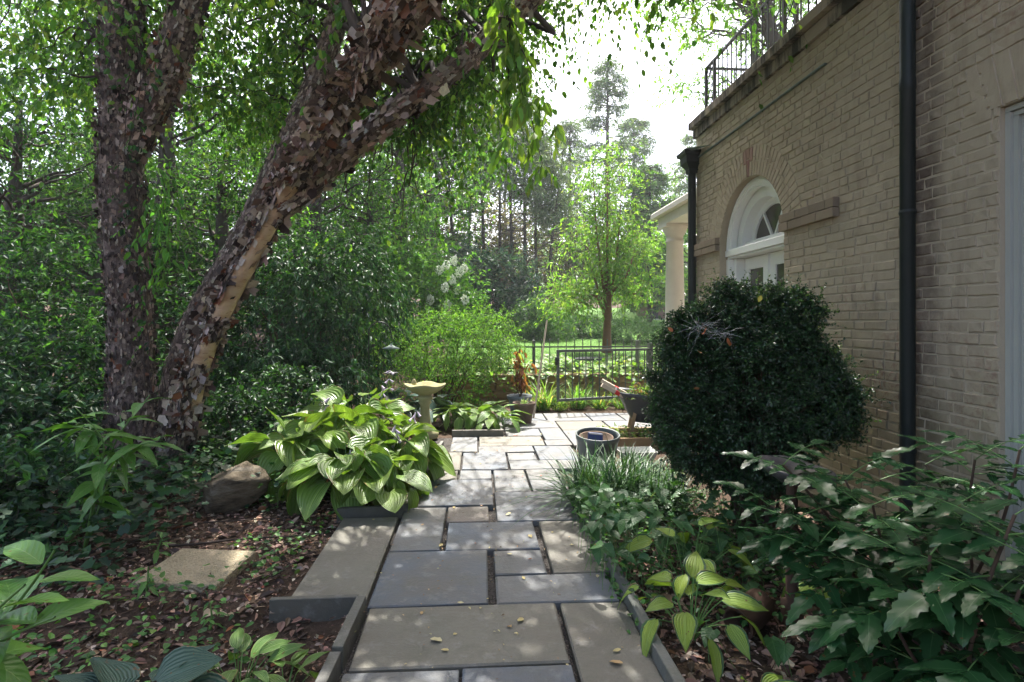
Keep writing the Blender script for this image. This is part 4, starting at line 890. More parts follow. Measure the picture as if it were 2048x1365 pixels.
t3 = [b3, W(348, 780, 5.3), W(390, 640, 5.3), W(490, 480, 5.3), W(540, 366, 5.3), W(570, 300, 5.3), W(603, 238, 5.3), W(660, 100, 5.3), W(684, 0, 5.3), W(715, -100, 5.3), W(800, -500, 5.2), W(820, -800, 5.1)]
q3, r3 = birch_stem(T3, t3, [.16, .145, .125, .115, .11, .108, .108, .10, .09, .08, .07, .03], 'trunk', 7000, (.008, .024), [6, 4, 5, 1.5, .8, .1, 1.2], flare=.2, lift=.35)

# birch canopy: drooping sprays hung along arching branches, light holes left over the patio and the sky gap
def hole(P):
    "openings of the crown towards the sun, where its gaps let light fall on patio, hostas, litter and path"
    g = P - (P[:, 2:3] / math.tan(SUN_EL)) * np.array([[math.sin(SUN_AZ), math.cos(SUN_AZ), 0]]); f = np.c_[g[:, :2], np.zeros(len(g))]
    sunny = (g[:, 1] > 7.35) & (g[:, 0] > .35) & (g[:, 0] < 3.2) & (rng.random(len(P)) < .96)
    host = (((g[:, 0] + 1.0) / 1.1) ** 2 + ((g[:, 1] - 5.2) / 1.45) ** 2 < 1) & (sn(f, 5.0, 4) > -.5)
    lit = (((g[:, 0] + 1.2) / .55) ** 2 + ((g[:, 1] - 3.5) / .6) ** 2 < 1) & (sn(f, 7.0, 9) > -.45)
    spots = (sn(f, 9.0, 21) > np.where((g[:, 1] > 5.2) & (g[:, 0] > -.6) & (g[:, 0] < 1.1), .30, np.where(g[:, 0] > .8, .58, .24)))
    return ~(sunny | host | lit | spots)
BIRCH = [(.065, .165, .032), (.085, .20, .036), (.115, .24, .045), (.05, .125, .03), (.18, .30, .06)]
def birch_crown(parent, q, ends, ntw, nl, L, leafL, nm='crown', seed=0, cols=BIRCH, w=None, low=.45, lr=.03, droop=.75, keep=hole, sprd=.16):
    ends = np.array(ends, float); P, Rr, ST, DD = [], [], [], []
    for e in ends:
        c = q[int(len(q) * low):]; s = c[np.argmin(np.linalg.norm(c - e, axis=1))]; D_ = np.linalg.norm(e - s); t = np.linspace(0, 1, 10)[:, None]
        m_ = (s + e) / 2 + np.array((0, 0, .28 * D_)); k = (1 - t) ** 2 * s + 2 * t * (1 - t) * m_ + t * t * e; k[1:-1] += rng.normal(0, .025 * D_, (8, 3))
        P.append(k); r = min(lr, .007 * D_ + .004); Rr.append(np.linspace(r, .002, 10))
        tt = rng.uniform(.25, 1.0, ntw) * 9; i = np.minimum(tt.astype(int), 8); f = (tt - i)[:, None]; p = k[i] * (1 - f) + k[i + 1] * f; tg = unit(k[i + 1] - k[i])
        ST.append(p + rng.normal(0, sprd, p.shape)); DD.append(unit(tg * .5 + randdir(ntw) * (.8, .8, .45)))
    ob('branch', tubes(np.array(P), np.array(Rr), 5), 'twig', parent, kind='stuff', smooth=True)
    st = np.concatenate(ST); foliage(parent, nm, st, np.concatenate(DD), L * rng.uniform(.5, 1.25, len(st)), nl, leafL, .68, cols, w, droop, spread=.7, down=.8, leafup=.35, keep=keep, twr=.0020)
def U_(a, b, n): return rng.uniform(a, b, n)
def endset(n, u, v, z): return np.array([W(a, b, c) for a, b, c in zip(U_(*u, n), U_(*v, n), U_(*z, n))])
# the hanging curtain right of the trunks
birch_crown(T2, q2b, np.concatenate([endset(26, (680, 1010), (120, 380), (5.4, 7.8)), endset(12, (900, 1110), (-60, 280), (5.6, 7.8)), endset(8, (1100, 1290), (-190, 10), (5.6, 7.6)), endset(10, (640, 860), (330, 480), (5.7, 7.6)), np.array([(U_(-1.1, .55, 1)[0], U_(7.6, 10.4, 1)[0], U_(4.0, 6.2, 1)[0]) for _ in range(26)])]), 26, 14, .62, .062, low=.25)
birch_crown(T2, q2, np.array([(x, y, z) for x, y, z in zip(U_(-1.6, 2.6, 90), U_(1.6, 8.2, 90), U_(3.9, 6.6, 90)) if z > 1.42 + .57 * y + .35 or (y > 5.6 and x < .6)] + [(x, y, z) for x, y, z in zip(U_(1.1, 3.0, 60), U_(4.2, 7.0, 60), U_(4.3, 7, 60)) if z > 1.42 + .57 * y + .2]), 22, 12, .75, .075, nm='upper_crown_and_shade', low=.6, lr=.05)  # upper crown plus unseen clusters added over the right bed to shade its bushes
birch_crown(T3, q3, np.concatenate([endset(22, (380, 720), (-120, 260), (5.4, 8)), np.array([(U_(-3, .2, 1)[0], U_(4.5, 9, 1)[0], U_(4.2, 7, 1)[0]) for _ in range(26)] + [(U_(-4, -.8, 1)[0], U_(6.5, 11, 1)[0], U_(5.5, 8.5, 1)[0]) for _ in range(44)])]), 24, 13, .68, .064, low=.4)  # last, highest list of ends is added to shade the left shrubs
birch_crown(T1, q1, np.concatenate([endset(26, (-60, 560), (-140, 230), (4.6, 7.5)), np.array([(U_(-5.5, -1.2, 1)[0], U_(3.5, 8, 1)[0], U_(4.2, 7, 1)[0]) for _ in range(26)] + [(U_(-6.5, -2.5, 1)[0], U_(6, 10.5, 1)[0], U_(5.5, 8.5, 1)[0]) for _ in range(44)] + [(U_(-6.5, -1.2, 1)[0], U_(-.5, 4.6, 1)[0], U_(4.6, 7.5, 1)[0]) for _ in range(50)])]), 24, 12, .7, .07, low=.4)  # high ends and unseen ones overhead are added to darken the left shrubs
# bright near spray hanging in front of the limb
T4 = thing('hanging_branch', W(1030, 60, 3.3), 'bright yellow green leafy spray hanging in front of the slanting limb', 'branch')
P = np.array([spline([W(1000, -120, 3.4), W(1015, 40, 3.3), W(*e, 3.25)], 8) for e in ((1045, 190), (1085, 330), (1020, 270), (1110, 240))]); ob('stem', tubes(P, np.broadcast_to(np.linspace(.006, .002, 8), (4, 8)), 4), 'twig', T4)
pp_ = P[:, 2:].reshape(-1, 3); st = np.repeat(pp_, 3, 0)
foliage(T4, 'leaves', st, unit(randdir(len(st)) * (.8, .8, .3) + (0, 0, -.6)), .14, 4, .095, .52, [(.15, .27, .045), (.19, .29, .06), (.11, .22, .04)], None, .4, .6, .9, leafup=.2, twr=.001)
# climbing vine on the upright birch
T5 = thing('climbing_vine', (b1[0], b1[1] - .2, .1), 'thin leafy vine climbing the dark upright birch trunk', 'vine')
P = np.array([spline([W(300 + rng.normal(0, 18), 800, 4.68), W(292 + rng.normal(0, 12), 560, 4.67), W(262 + rng.normal(0, 20), 330, 4.62), W(282 + rng.normal(0, 20), 150, 4.55), W(270, 60, 4.55)], 20) for _ in range(3)])
ob('stem', tubes(P, np.full((3, 20), .003), 4), 'twig', T5); st = P[:, 3:].reshape(-1, 3)
foliage(T5, 'leaves', st, unit(randdir(len(st)) * (1, .5, .6) + BACK * .5), .14, 4, .055, .6, MD + DK, None, .5, .7, .6, twr=.0012)
st = np.array([W(330 + rng.normal(0, 16), 330 + rng.uniform(0, 200), 4.5) for _ in range(26)])
foliage(T5, 'hanging_leaves', st, unit(randdir(26) * .6 + (0, 0, -.6)), .22, 5, .085, .42, [(.10, .24, .04), (.07, .19, .04)], None, .4, .5, .8, twr=.0014)
# ------------------------------------------------------------------ shrubs and trees behind
def Bs(u, Z): p = W(u, 641, Z); p[2] = float(H(p[0], p[1])); return p
# dense understorey, left
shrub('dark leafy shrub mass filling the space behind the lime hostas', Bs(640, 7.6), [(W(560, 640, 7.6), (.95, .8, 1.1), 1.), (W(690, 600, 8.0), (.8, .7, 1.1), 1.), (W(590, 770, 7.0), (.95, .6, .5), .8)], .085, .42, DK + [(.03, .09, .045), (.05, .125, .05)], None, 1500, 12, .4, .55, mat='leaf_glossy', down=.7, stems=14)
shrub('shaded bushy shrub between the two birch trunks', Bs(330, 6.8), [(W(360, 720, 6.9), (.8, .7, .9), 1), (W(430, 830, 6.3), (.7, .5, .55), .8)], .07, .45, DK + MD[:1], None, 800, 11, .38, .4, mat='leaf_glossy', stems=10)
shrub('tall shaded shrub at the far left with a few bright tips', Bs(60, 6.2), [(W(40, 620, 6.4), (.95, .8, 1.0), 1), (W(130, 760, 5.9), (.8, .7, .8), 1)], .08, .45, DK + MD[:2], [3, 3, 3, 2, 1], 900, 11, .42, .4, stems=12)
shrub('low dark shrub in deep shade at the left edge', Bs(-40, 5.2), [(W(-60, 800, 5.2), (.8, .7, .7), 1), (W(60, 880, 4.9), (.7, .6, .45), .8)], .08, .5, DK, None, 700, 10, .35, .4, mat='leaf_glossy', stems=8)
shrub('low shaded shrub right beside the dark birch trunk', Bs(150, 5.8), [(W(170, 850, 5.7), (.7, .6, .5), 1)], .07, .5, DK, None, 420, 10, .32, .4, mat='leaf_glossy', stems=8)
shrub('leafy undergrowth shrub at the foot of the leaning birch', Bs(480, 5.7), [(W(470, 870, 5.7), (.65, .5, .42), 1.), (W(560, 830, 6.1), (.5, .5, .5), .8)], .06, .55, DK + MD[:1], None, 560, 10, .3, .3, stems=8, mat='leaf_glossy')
shrub('bright yellow green shrub arching over the wall beside the pots', Bs(880, 9.0), [(W(890, 690, 8.9), (.95, .7, .48), 1.3), (W(960, 680, 8.7), (.55, .5, .42), .7), (W(790, 700, 9.1), (.5, .5, .5), .5), (W(900, 770, 8.7), (.6, .4, .3), .35)], .05, .42, [(.10, .235, .04), (.13, .27, .045), (.075, .18, .035), (.055, .13, .035)], None, 1300, 11, .34, .25, stems=14, down=.2, outward=1.)
shrub('hydrangea shrub with white flower heads behind the bright shrub', Bs(800, 12.5), [(W(800, 590, 12.3), (1.45, 1.1, 1.0), 1.5), (W(880, 600, 12.0), (.9, .8, .9), .7), (W(720, 560, 12.4), (1., .9, 1.1), .8)], .10, .45, MD + [(.07, .16, .06)], None, 1300, 12, .5, .3, stems=12)
HY = [o for o in scene.objects if o.get('label', '').startswith('hydrangea')][0]
for (u, v) in ((893, 530), (908, 522), (880, 541), (918, 545), (928, 538), (905, 560), (890, 575), (915, 580), (860, 600), (895, 610), (930, 600)):
    c = W(u, v, 11.2 + .15 * rng.normal()); n = 120; p = in_ell(n, c, (.07, .07, .095), .75); V, Fa, q = leaves(p, randdir(n), randdir(n), np.full(n, .032), np.full(n, .03), 'dia')
    ob('flower_head', (V, Fa), 'petal_white', HY)
shrub('dark blue green rhododendron bush on the slope behind the lawn', Bs(1000, 19.5), [(W(1000, 575, 19.5), (1.3, 1.1, 1.15), 1), (W(1040, 640, 18.6), (1.1, .9, .9), .8), (W(940, 560, 19.8), (1.0, 1., 1.1), .7)], .17, .36, [(.03, .07, .055), (.045, .09, .065), (.02, .05, .04)], None, 1100, 11, .5, .2, mat='leaf_glossy', stems=12)
shrub('soft spreading juniper below the rhododendron at the lawn edge', Bs(1085, 17.4), [(W(1090, 665, 17.4), (.8, .8, .42), 1), (W(1068, 640, 17.6), (.6, .7, .5), .7)], .11, .16, [(.06, .13, .06), (.08, .17, .06), (.04, .095, .05)], None, 800, 14, .4, .15, mat='needle', tm='dia', stems=8)
shrub('low dark juniper under the thin trunked lawn tree', Bs(1270, 16.5), [(W(1265, 672, 16.5), (.75, .7, .45), 1)], .10, .16, [(.035, .075, .05), (.05, .10, .06)], None, 500, 14, .35, .1, mat='needle', tm='dia', stems=8)
shrub('dark low shrub in the mulch between juniper and lawn tree', Bs(1160, 18.5), [(W(1165, 668, 18.5), (.9, .7, .45), 1)], .12, .3, DK + [(.05, .09, .05)], None, 420, 11, .35, .1, stems=8)
# the light thin-trunked tree on the lawn
bl = Bs(1214, 14.0)
LTREE = thing('tree', bl, 'airy multi stemmed tree with orange brown bark standing on the lawn', 'tree')
trunk_mesh(LTREE, [bl - (0, 0, .1), bl + (0, 0, .5), bl + (.03, 0, 1.2), bl + (-.02, 0, 2.2)], [.12, .10, .075, .05], 'bark_orange', 10, 10)
P, Rr, ends = [], [], []
for e in ((1140, 560), (1165, 430), (1185, 330), (1215, 300), (1245, 360), (1275, 470), (1290, 560), (1120, 610), (1205, 420), (1240, 450)):
    q = spline([bl + (rng.normal(0, .03), rng.normal(0, .03), rng.uniform(.35, 1.5)), W(1214 + (e[0] - 1214) * .28, 600 - rng.uniform(0, 40), 14 + rng.normal(0, .2)), W(1214 + (e[0] - 1214) * .72, e[1] + (640 - e[1]) * .45, 14 + rng.normal(0, .5)), W(e[0], e[1], 14 + rng.normal(0, .7))], 14); P.append(q); Rr.append(np.linspace(.042, .007, 14)); ends.append(q[4:])
ob('limb', tubes(np.array(P), np.array(Rr), 6), 'bark_orange', LTREE, smooth=True)
st = np.concatenate(ends); st = np.repeat(st, 8, 0) + rng.normal(0, .2, (len(st) * 8, 3)) * (1, 1, .7); st2 = np.concatenate([in_ell(170, W(1210, 520, 14), (1.5, 1.2, 1.25), .55), in_ell(90, W(1220, 370, 14), (.9, .9, 1.1), .4), in_ell(50, W(1120, 590, 13.8), (.65, .6, .45), .3)]); st = np.concatenate([st, st2])
foliage(LTREE, 'crown', st, unit(randdir(len(st)) * (1, 1, .5) + (0, 0, .1)), .5 * rng.uniform(.6, 1.2, len(st)), 8, .11, .42, LT + [(.15, .26, .08), (.20, .31, .09)], None, .3, twr=.003, twmat='bark_orange', down=.5)
# conifers in the light gap
def conifer(label, u, Z, vtop, rbase, cols, leafL=.28, nb=150, group=None, bare=.12, dens=9, cat='conifer', name='conifer'):
    b_ = Bs(u, Z); top = W(u, vtop, Z)[2]; T_ = thing(name, b_, label, cat, group); h = top - b_[2]
    q, r = trunk_mesh(T_, [b_ - (0, 0, .2), b_ + (0, 0, h * .5), b_ + (0, 0, h)], [.012 * h + .05, .008 * h + .03, .015], 'bark_far', 14, 8)
    t = rng.uniform(bare, .99, nb); a = rng.uniform(0, 6.28, nb); Lb = rbase * (1 - t) ** .6 * rng.uniform(.6, 1.1, nb) + .15
    s = np.stack([np.full(nb, b_[0]), np.full(nb, b_[1]), b_[2] + t * h], 1); d = np.stack([np.cos(a), np.sin(a), .25 + .4 * (t - .5)], 1)
    k = np.linspace(0, 1, 6)[None, :, None]; P = s[:, None] + d[:, None] * Lb[:, None, None] * k - np.array((0, 0, 1.)) * .35 * Lb[:, None, None] * k ** 2
    ob('branch', tubes(P, np.broadcast_to(np.linspace(.03, .006, 6), (nb, 6)), 3), 'bark_far', T_, kind='stuff')
    f = rng.uniform(.2, 1, (nb, dens)); i = np.minimum((f * 5).astype(int), 4); g = (f * 5 - i)[..., None]; n_ = np.arange(nb)[:, None]
    st = (P[n_, i] * (1 - g) + P[n_, i + 1] * g).reshape(-1, 3); dd = unit(np.repeat(d, dens, 0) * .6 + randdir(nb * dens) * (.8, .8, .4) + (0, 0, -.25))
    foliage(T_, 'crown', st, dd, .35 + .014 * h, 9, leafL * .8, .2, cols, None, .3, .6, .3, tm='dia', mat='needle', twr=.004, twmat='bark_far'); return T_
CF = [(.11, .18, .10), (.14, .21, .11), (.09, .15, .095)]
conifer('tall pale conifer rising in the bright gap beside the birch leaves', 1215, 30, 120, 3.4, CF, .30, 190)
conifer('broad conifer crown behind the conductor head and porch', 1400, 34, 250, 4.2, CF, .32, 190)
conifer('mid height conifer between lawn tree and porch column', 1300, 27, 330, 2.3, [(.08, .16, .06), (.1, .19, .07)], .28, 170)
conifer('wide pale conifer right behind the tall one in the gap', 1268, 36, 235, 3.6, CF, .3, 160)
conifer('slender conifer left of the bright gap', 1140, 33, 240, 1.7, CF, .3, 130)
for k, (u, Z, vt) in enumerate(((840, 24, 90), (875, 26, 100), (908, 24, 150), (940, 27, 120), (968, 25, 90), (1000, 28, 160), (1028, 24, 200), (1052, 26, 140), (1082, 27, 230), (1105, 25, 300))):
    b_ = Bs(u, Z); top = W(u, vt, Z)[2]; T_ = thing('bare_conifer', b_, (('first', 'second', 'third', 'fourth', 'fifth', 'sixth', 'seventh', 'eighth', 'ninth', 'tenth')[k] + ' bare trunked conifer from the left in the stand beyond the lawn'), 'conifer', 'bare trunked conifers beyond the lawn'); h = top - b_[2]
    trunk_mesh(T_, [b_ - (0, 0, .2), b_ + (rng.normal(0, .2), 0, h * .35), b_ + (rng.normal(0, .5), 0, h)], [.10, .075, .02], 'bark_far', 14, 7)
    nb = 150; t = rng.uniform(.08, .98, nb); a = rng.uniform(0, 6.28, nb); Lb = rng.uniform(.7, 1.9, nb) * (1.1 - t * .6)
    s = np.stack([np.full(nb, b_[0]), np.full(nb, b_[1]), b_[2] + t * h], 1); d = np.stack([np.cos(a), np.sin(a), rng.normal(-.1, .2, nb)], 1)
    kk = np.linspace(0, 1, 5)[None, :, None]; P = s[:, None] + d[:, None] * Lb[:, None, None] * kk - np.array((0, 0, .2)) * Lb[:, None, None] * kk ** 2; P[:, 1:] += rng.normal(0, .05, (nb, 4, 3))
    ob('branch', tubes(P, np.broadcast_to(np.linspace(.02, .005, 5), (nb, 5)), 3), 'bark_far', T_, kind='stuff')
    up = t > .6; st = np.repeat(P[up, 3], 6, 0); foliage(T_, 'crown', st, unit(randdir(len(st)) * (1, 1, .4) + (0, 0, -.3)), .8, 8, .26, .2, [(.10, .16, .085), (.13, .19, .10)], None, .3, .6, .3, tm='dia', mat='needle', twr=0)
# broadleaved trees behind, left to centre: trunk, limbs, crown of layered sprays
def bg(label, u, Z, vt, rw, cols=MD, n=60, leafL=.10, lean=0, vb=520, clr=.8, ntw=14, nl=10, flat=.4, w=None, keep=hole, bark='bark', leafup=1.):
    b_ = Bs(u, Z); top = W(u + lean, vt, Z); mid = W(u + lean * .5, (vt + vb) / 2, Z); hh = (top[2] - W(u, vb, Z)[2]) / 2
    return tree(label, b_, [b_ - (0, 0, .1), W(u, 560, Z), mid, top], [.16 + .01 * Z, .13 + .008 * Z, .1, .03], [(W(u + lean * .6, (vt + vb) / 2, Z), (rw, rw * .8, hh), 1.)], leafL, .55, cols, w, nclump=n, ntw=ntw, nl=nl, clr=clr, flat=flat, keep=keep, bark=bark, leafup=leafup, droop=.2, twr=.003, lowfrac=.2)
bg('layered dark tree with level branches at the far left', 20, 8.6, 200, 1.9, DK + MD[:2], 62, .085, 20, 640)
bg('tall broad tree behind the dark upright birch', 330, 10.5, -160, 2.4, MD, 74, .095, 10, 560)
bg('leafy tree between the birch trunks in mid distance', 450, 8.6, 330, 1.3, DK + MD, 52, .075, -10, 640, .6)
bg('bright leaved tree above the shrubs behind the leaning birch', 620, 12.5, 60, 2.2, MD + LT[:1], 66, .095, 30, 560)
bg('tall tree closing the view behind the hanging birch leaves', 800, 15, -40, 2.6, MD, 70, .12, 0, 540)
bg('sunlit tree far behind at the left edge', -120, 15, -100, 3.4, LT + MD, 74, .13, 0, 560)
bg('far sunlit tree behind the upright birch', 180, 18, -150, 3.6, LT + MD, 74, .14, 0, 520)
bg('far broad tree between birch crowns', 520, 20, -120, 3.6, MD + LT[:2], 74, .15, 0, 540)
bg('low leafy tree screening the fence behind the leaning birch', 560, 10.5, 430, 1.5, DK + MD[:2], 50, .08, 0, 660, .6)
bg('mid green tree above the hydrangea shrub', 740, 13.5, 330, 1.7, MD, 54, .10, 0, 620, .7)
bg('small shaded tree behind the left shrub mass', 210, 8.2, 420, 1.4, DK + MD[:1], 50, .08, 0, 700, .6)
bg('sunlit maple leaning over the roof terrace', 1530, 17, -140, 3.4, LT, 70, .13, -40, 240)
bg('tall pale tree beyond the conifers at the right', 1350, 42, 330, 3.5, LT, 60, .22, 0, 620, 1.2)
bg('rounded sunlit tree low behind the porch column', 1390, 24, 400, 2.0, LT + MD[:1], 54, .15, 0, 650, .8)
bg('rounded tree far beyond the bare conifers', 1010, 40, 330, 4.2, LT + MD, 66, .22, 0, 620, 1.2)
bg('rounded tree far beyond the hydrangea', 760, 38, 250, 5, MD + LT, 66, .22, 0, 620, 1.3)
bg('high branches of a tree reaching in at the top right', 1620, 13.5, -420, 2.9, LT, 90, .09, -225, 110, .7)
bg('dense tree filling the view between the birches far behind', 380, 17, 60, 2.6, MD + DK[:1], 90, .15, 0, 560)
bg('dense dark tree behind the layered tree at the far left', 60, 13, 330, 2.4, DK + MD[:2], 90, .12, 0, 620)
bg('dense tree behind the leaning birch trunk', 560, 15, 200, 2.2, MD + DK[:1], 90, .13, 0, 580)
bg('dense mid green tree far behind the hanging curtain of leaves', 700, 19, 130, 2.8, MD, 90, .16, 0, 560)
bg('broad green tree behind the bare conifers at the left', 860, 24, 180, 3.0, MD + LT[:1], 90, .19, 0, 580)
bg('far bushy tree behind the dark upright birch', 230, 14, 260, 2.2, MD + DK[:1], 90, .12, 0, 600)
shrub('brownish thicket on the slope behind the bare conifers', Bs(980, 30), [(W(930, 470, 30), (3.2, 1.5, 2.4), 1), (W(1080, 500, 30), (2.6, 1.5, 2.0), .8)], .22, .35, [(.10, .085, .05), (.07, .10, .045), (.12, .11, .06)], None, 1200, 10, .9, .3, stems=10)
# distant wood closing the horizon
n = 9000; ang = rng.uniform(-1.5, 1.5, n); rad_ = rng.uniform(62, 90, n); p = np.stack([rad_ * np.sin(ang), rad_ * np.cos(ang), np.zeros(n)], 1); p[:, 2] = H(p[:, 0], p[:, 1]) * .6 + rng.uniform(-2, 6, n) * (1 + .25 * np.sin(ang * 9))
V, Fa, q = leaves(p, randdir(n), randdir(n), rng.uniform(.8, 2.2, n), rng.uniform(.7, 1.6, n), 'oval'); ob('distant_woods', (V, Fa), 'leaf_matte', tint=np.repeat(pal(n, MD + LT[:1]), q, 0), kind='stuff')
# lawn grass, ivy and lilies at the wall
n = 60000; x = rng.uniform(-.7, 8, n); y = 10.9 + rng.uniform(0, 1, n) ** 1.6 * 14; p = np.stack([x, y, H(x, y)], 1)
V, Fa, q = leaves(p, randdir(n) * (.6, .6, .2) + (0, 0, .8), randdir(n), rng.uniform(.03, .06, n), np.full(n, .006), 'needle'); ob('lawn_grass', (V, Fa), 'leaf_matte', tint=np.repeat(pal(n, [(.08, .18, .03), (.12, .24, .045), (.06, .14, .03)]), q, 0), kind='stuff')
n = 3200; x = rng.uniform(-.6, 4.1, n); y = rng.uniform(9.86, 11.6, n); zz = np.where(y < 10.05, .52 - rng.uniform(0, 1, n) ** 2.5 * .38, H(x, y) + rng.uniform(.03, .2, n) * (1 + .4 * np.sin(x * 5)))
yy = np.where(y < 10.05, 9.86 - rng.uniform(0, .05, n), y); V, Fa, q = leaves(np.stack([x, yy, zz], 1), randdir(n) * (1, 1, .25) + (0, -.5, -.25), unit(rng.normal(0, .35, (n, 3)) + (0, -.2, 1)), rng.uniform(.06, .12, n), rng.uniform(.055, .11, n), 'lobed')
ob('ivy_ground_cover', (V, Fa), 'leaf', tint=np.repeat(pal(n, [(.12, .24, .05), (.18, .30, .07), (.08, .17, .04), (.24, .30, .10)]), q, 0), kind='stuff')
def blades(label, c, n, L, w, cols, spread=.12, lean=.55, name='lily_clump', cat='plant', mat='leaf', K=6, wts=None, droop=.9):
    T_ = thing(name, c, label, cat); a = rng.uniform(0, 6.28, n); ll = L * rng.uniform(.5, 1.15, n); le = np.abs(rng.normal(0, lean, n))
    r = np.sqrt(rng.uniform(0, 1, n)) * spread; a0 = rng.uniform(0, 6.28, n)
    st = np.stack([c[0] + r * np.cos(a0), c[1] + r * np.sin(a0), np.full(n, c[2] - .01)], 1); d = unit(np.stack([np.cos(a) * le, np.sin(a) * le, np.ones(n)], 1)); hz = np.stack([np.cos(a), np.sin(a), 0 * a], 1)
    t = np.linspace(0, 1, K)[None, :, None]; dr = (droop * rng.uniform(.3, 1.1, n))[:, None, None]
    P = st[:, None] + ll[:, None, None] * (d[:, None] * t + hz[:, None] * dr * .45 * t ** 2 - np.array((0, 0, 1.)) * dr * .55 * t ** 2.4); P[:, :, 2] = np.maximum(P[:, :, 2], c[2] + .01)
    s = unit(np.stack([-np.sin(a), np.cos(a), 0 * a], 1)); wd = (w * rng.uniform(.7, 1.2, n))[:, None, None] * (np.array([.7, 1, 1, .85, .55, .08])[:K])[None, :, None]
    V = np.stack([P - s[:, None] * wd / 2, P + s[:, None] * wd / 2], 2).reshape(n, K * 2, 3)
    i = np.arange(K - 1) * 2; F = np.stack([i, i + 1, i + 3, i + 2], 1); ob('blades', (V.reshape(-1, 3), (F[None] + (np.arange(n) * K * 2)[:, None, None]).reshape(-1, 4)), mat, T_, tint=np.repeat(pal(n, cols, wts), K * 2, 0), kind='stuff', smooth=True); return T_
LIL = [(.08, .18, .04), (.12, .24, .05), (.17, .28, .07), (.30, .24, .12)]
for (u, v, lab, L, n) in ((1085, 812, 'arching lily clump between the pole and the gate', .68, 190), (1118, 815, 'pale drooping lily clump in front of the wall beside the gate post', .38, 80), (1155, 808, 'lily clump behind the left end of the gate', .62, 180), (1200, 806, 'lily clump with dry leaves behind the middle of the gate', .35, 90), (1245, 804, 'lily clump behind the gate next to the barrow handle', .45, 90)):
    c = W(u, 700, 9.45 if v < 812 else 9.25); c[2] = float(H(c[0], c[1])); blades(lab, c, n, L, .016, LIL, wts=[4, 4, 3, 1.2])
# potted plants
T_ = thing('potted_plant', p1 + (0, 0, .26), 'dying brown leaved plant standing in the grey pot', 'plant')
P = np.array([spline([p1 + (rng.normal(0, .02), 0, .25), p1 + (rng.normal(0, .06), rng.normal(0, .05), .5), p1 + (rng.normal(-.04, .12), rng.normal(0, .1), .85 + .1 * rng.normal())], 8) for _ in range(5)]); ob('stem', tubes(P, np.broadcast_to(np.linspace(.008, .003, 8), (5, 8)), 5), 'stem_brown', T_)
st = np.repeat(P[:, 3:].reshape(-1, 3), 2, 0); foliage(T_, 'leaves', st, unit(randdir(len(st)) * (1, 1, .4) + (0, 0, -.2)), .10, 3, .10, .5, [(.20, .085, .045), (.28, .13, .06), (.12, .06, .03), (.18, .22, .05)], [4, 3, 3, 1], .5, .6, 1., leafup=.3, twr=.001)
blades('tuft of pale green blades growing in the brown pot', p2 + (0, 0, .25), 40, .14, .010, [(.12, .2, .1), (.2, .28, .14)], .05, .4, 'pot_tuft')
c = np.array((1.9, 6.6, .05)); n = 500; p = np.stack([rng.uniform(1.4, 2.4, n), rng.uniform(6.33, 6.87, n), rng.uniform(.06, .15, n)], 1); T_ = thing('seedlings', c, 'pale small leaved seedlings growing in the timber planter', 'plant')
V, Fa, q = leaves(p, randdir(n) * (1, 1, .3), unit(rng.normal(0, .4, (n, 3)) + (0, 0, 1)), rng.uniform(.025, .06, n), rng.uniform(.02, .045, n), 'oval'); ob('leaves', (V, Fa), 'leaf', T_, tint=np.repeat(pal(n, [(.14, .24, .06), (.2, .3, .08), (.25, .26, .13)]), q, 0), kind='stuff')
cw = w0 + (0, 0, .5); T_ = thing('barrow_weeds', cw, 'heap of pulled weeds lying in the wheelbarrow', 'weeds'); st = in_ell(90, cw + (-.05, 0, 0), (.30, .2, .08), 0)
foliage(T_, 'leaves', st, unit(randdir(90) + (0, 0, .6)), .2, 7, .05, .5, [(.1, .19, .05), (.14, .24, .06), (.14, .09, .05), (.05, .1, .03)], None, .4, twr=.002)
# ------------------------------------------------------------------ boxwood
bx0 = np.array((1.92, 3.86, -.04))
BX = thing('boxwood_bush', bx0, 'large rounded dark boxwood bush in front of the brick wall', 'bush')
lobes = [(W(1485, 770, 3.95), (.45, .46, .54), .9), (W(1600, 815, 3.8), (.28, .28, .30), .3), (W(1500, 890, 3.9), (.42, .40, .34), .45), (W(1400, 725, 3.95), (.29, .30, .30), .28), (W(1545, 688, 3.95), (.21, .26, .28), .22), (W(1455, 650, 3.95), (.14, .2, .20), .16), (W(1575, 650, 3.92), (.13, .18, .19), .13), (W(1395, 850, 3.9), (.27, .30, .34), .3), (W(1505, 650, 3.98), (.17, .22, .17), .13), (W(1665, 815, 3.72), (.12, .13, .20), .13), (W(1340, 790, 3.95), (.12, .2, .2), .12), (W(1612, 735, 3.85), (.15, .18, .22), .14), (W(1370, 665, 3.95), (.14, .2, .16), .12), (W(1540, 628, 3.95), (.10, .18, .17), .14), (W(1462, 625, 3.95), (.09, .15, .16), .12), (W(1590, 640, 3.9), (.09, .15, .15), .12), (W(1642, 765, 3.78), (.14, .15, .20), .14)]
ST, DD, IN = [], [], []
for c, r, f in lobes:
    r = tuple(.92 * q for q in r); nt_ = int(190 * f); d = randdir(nt_); tc_ = c + d * np.array(r) * rng.uniform(.70, 1.02, (nt_, 1)); ns = 25
    p = np.repeat(tc_, ns, 0) + rng.normal(0, .022, (nt_ * ns, 3)); ST.append(p); DD.append(unit(np.repeat(d, ns, 0) * .75 + randdir(nt_ * ns) * .75 + (0, 0, .4)))
    m_ = int(1100 * f); IN.append(c + randdir(m_) * np.array(r) * rng.uniform(.3, .82, (m_, 1)))
st, dd = np.concatenate(ST), np.concatenate(DD)
inside = np.zeros(len(st), bool)
for c, r, f in lobes: inside |= (((st - c) / (np.array(r) * .60)) ** 2).sum(1) < 1
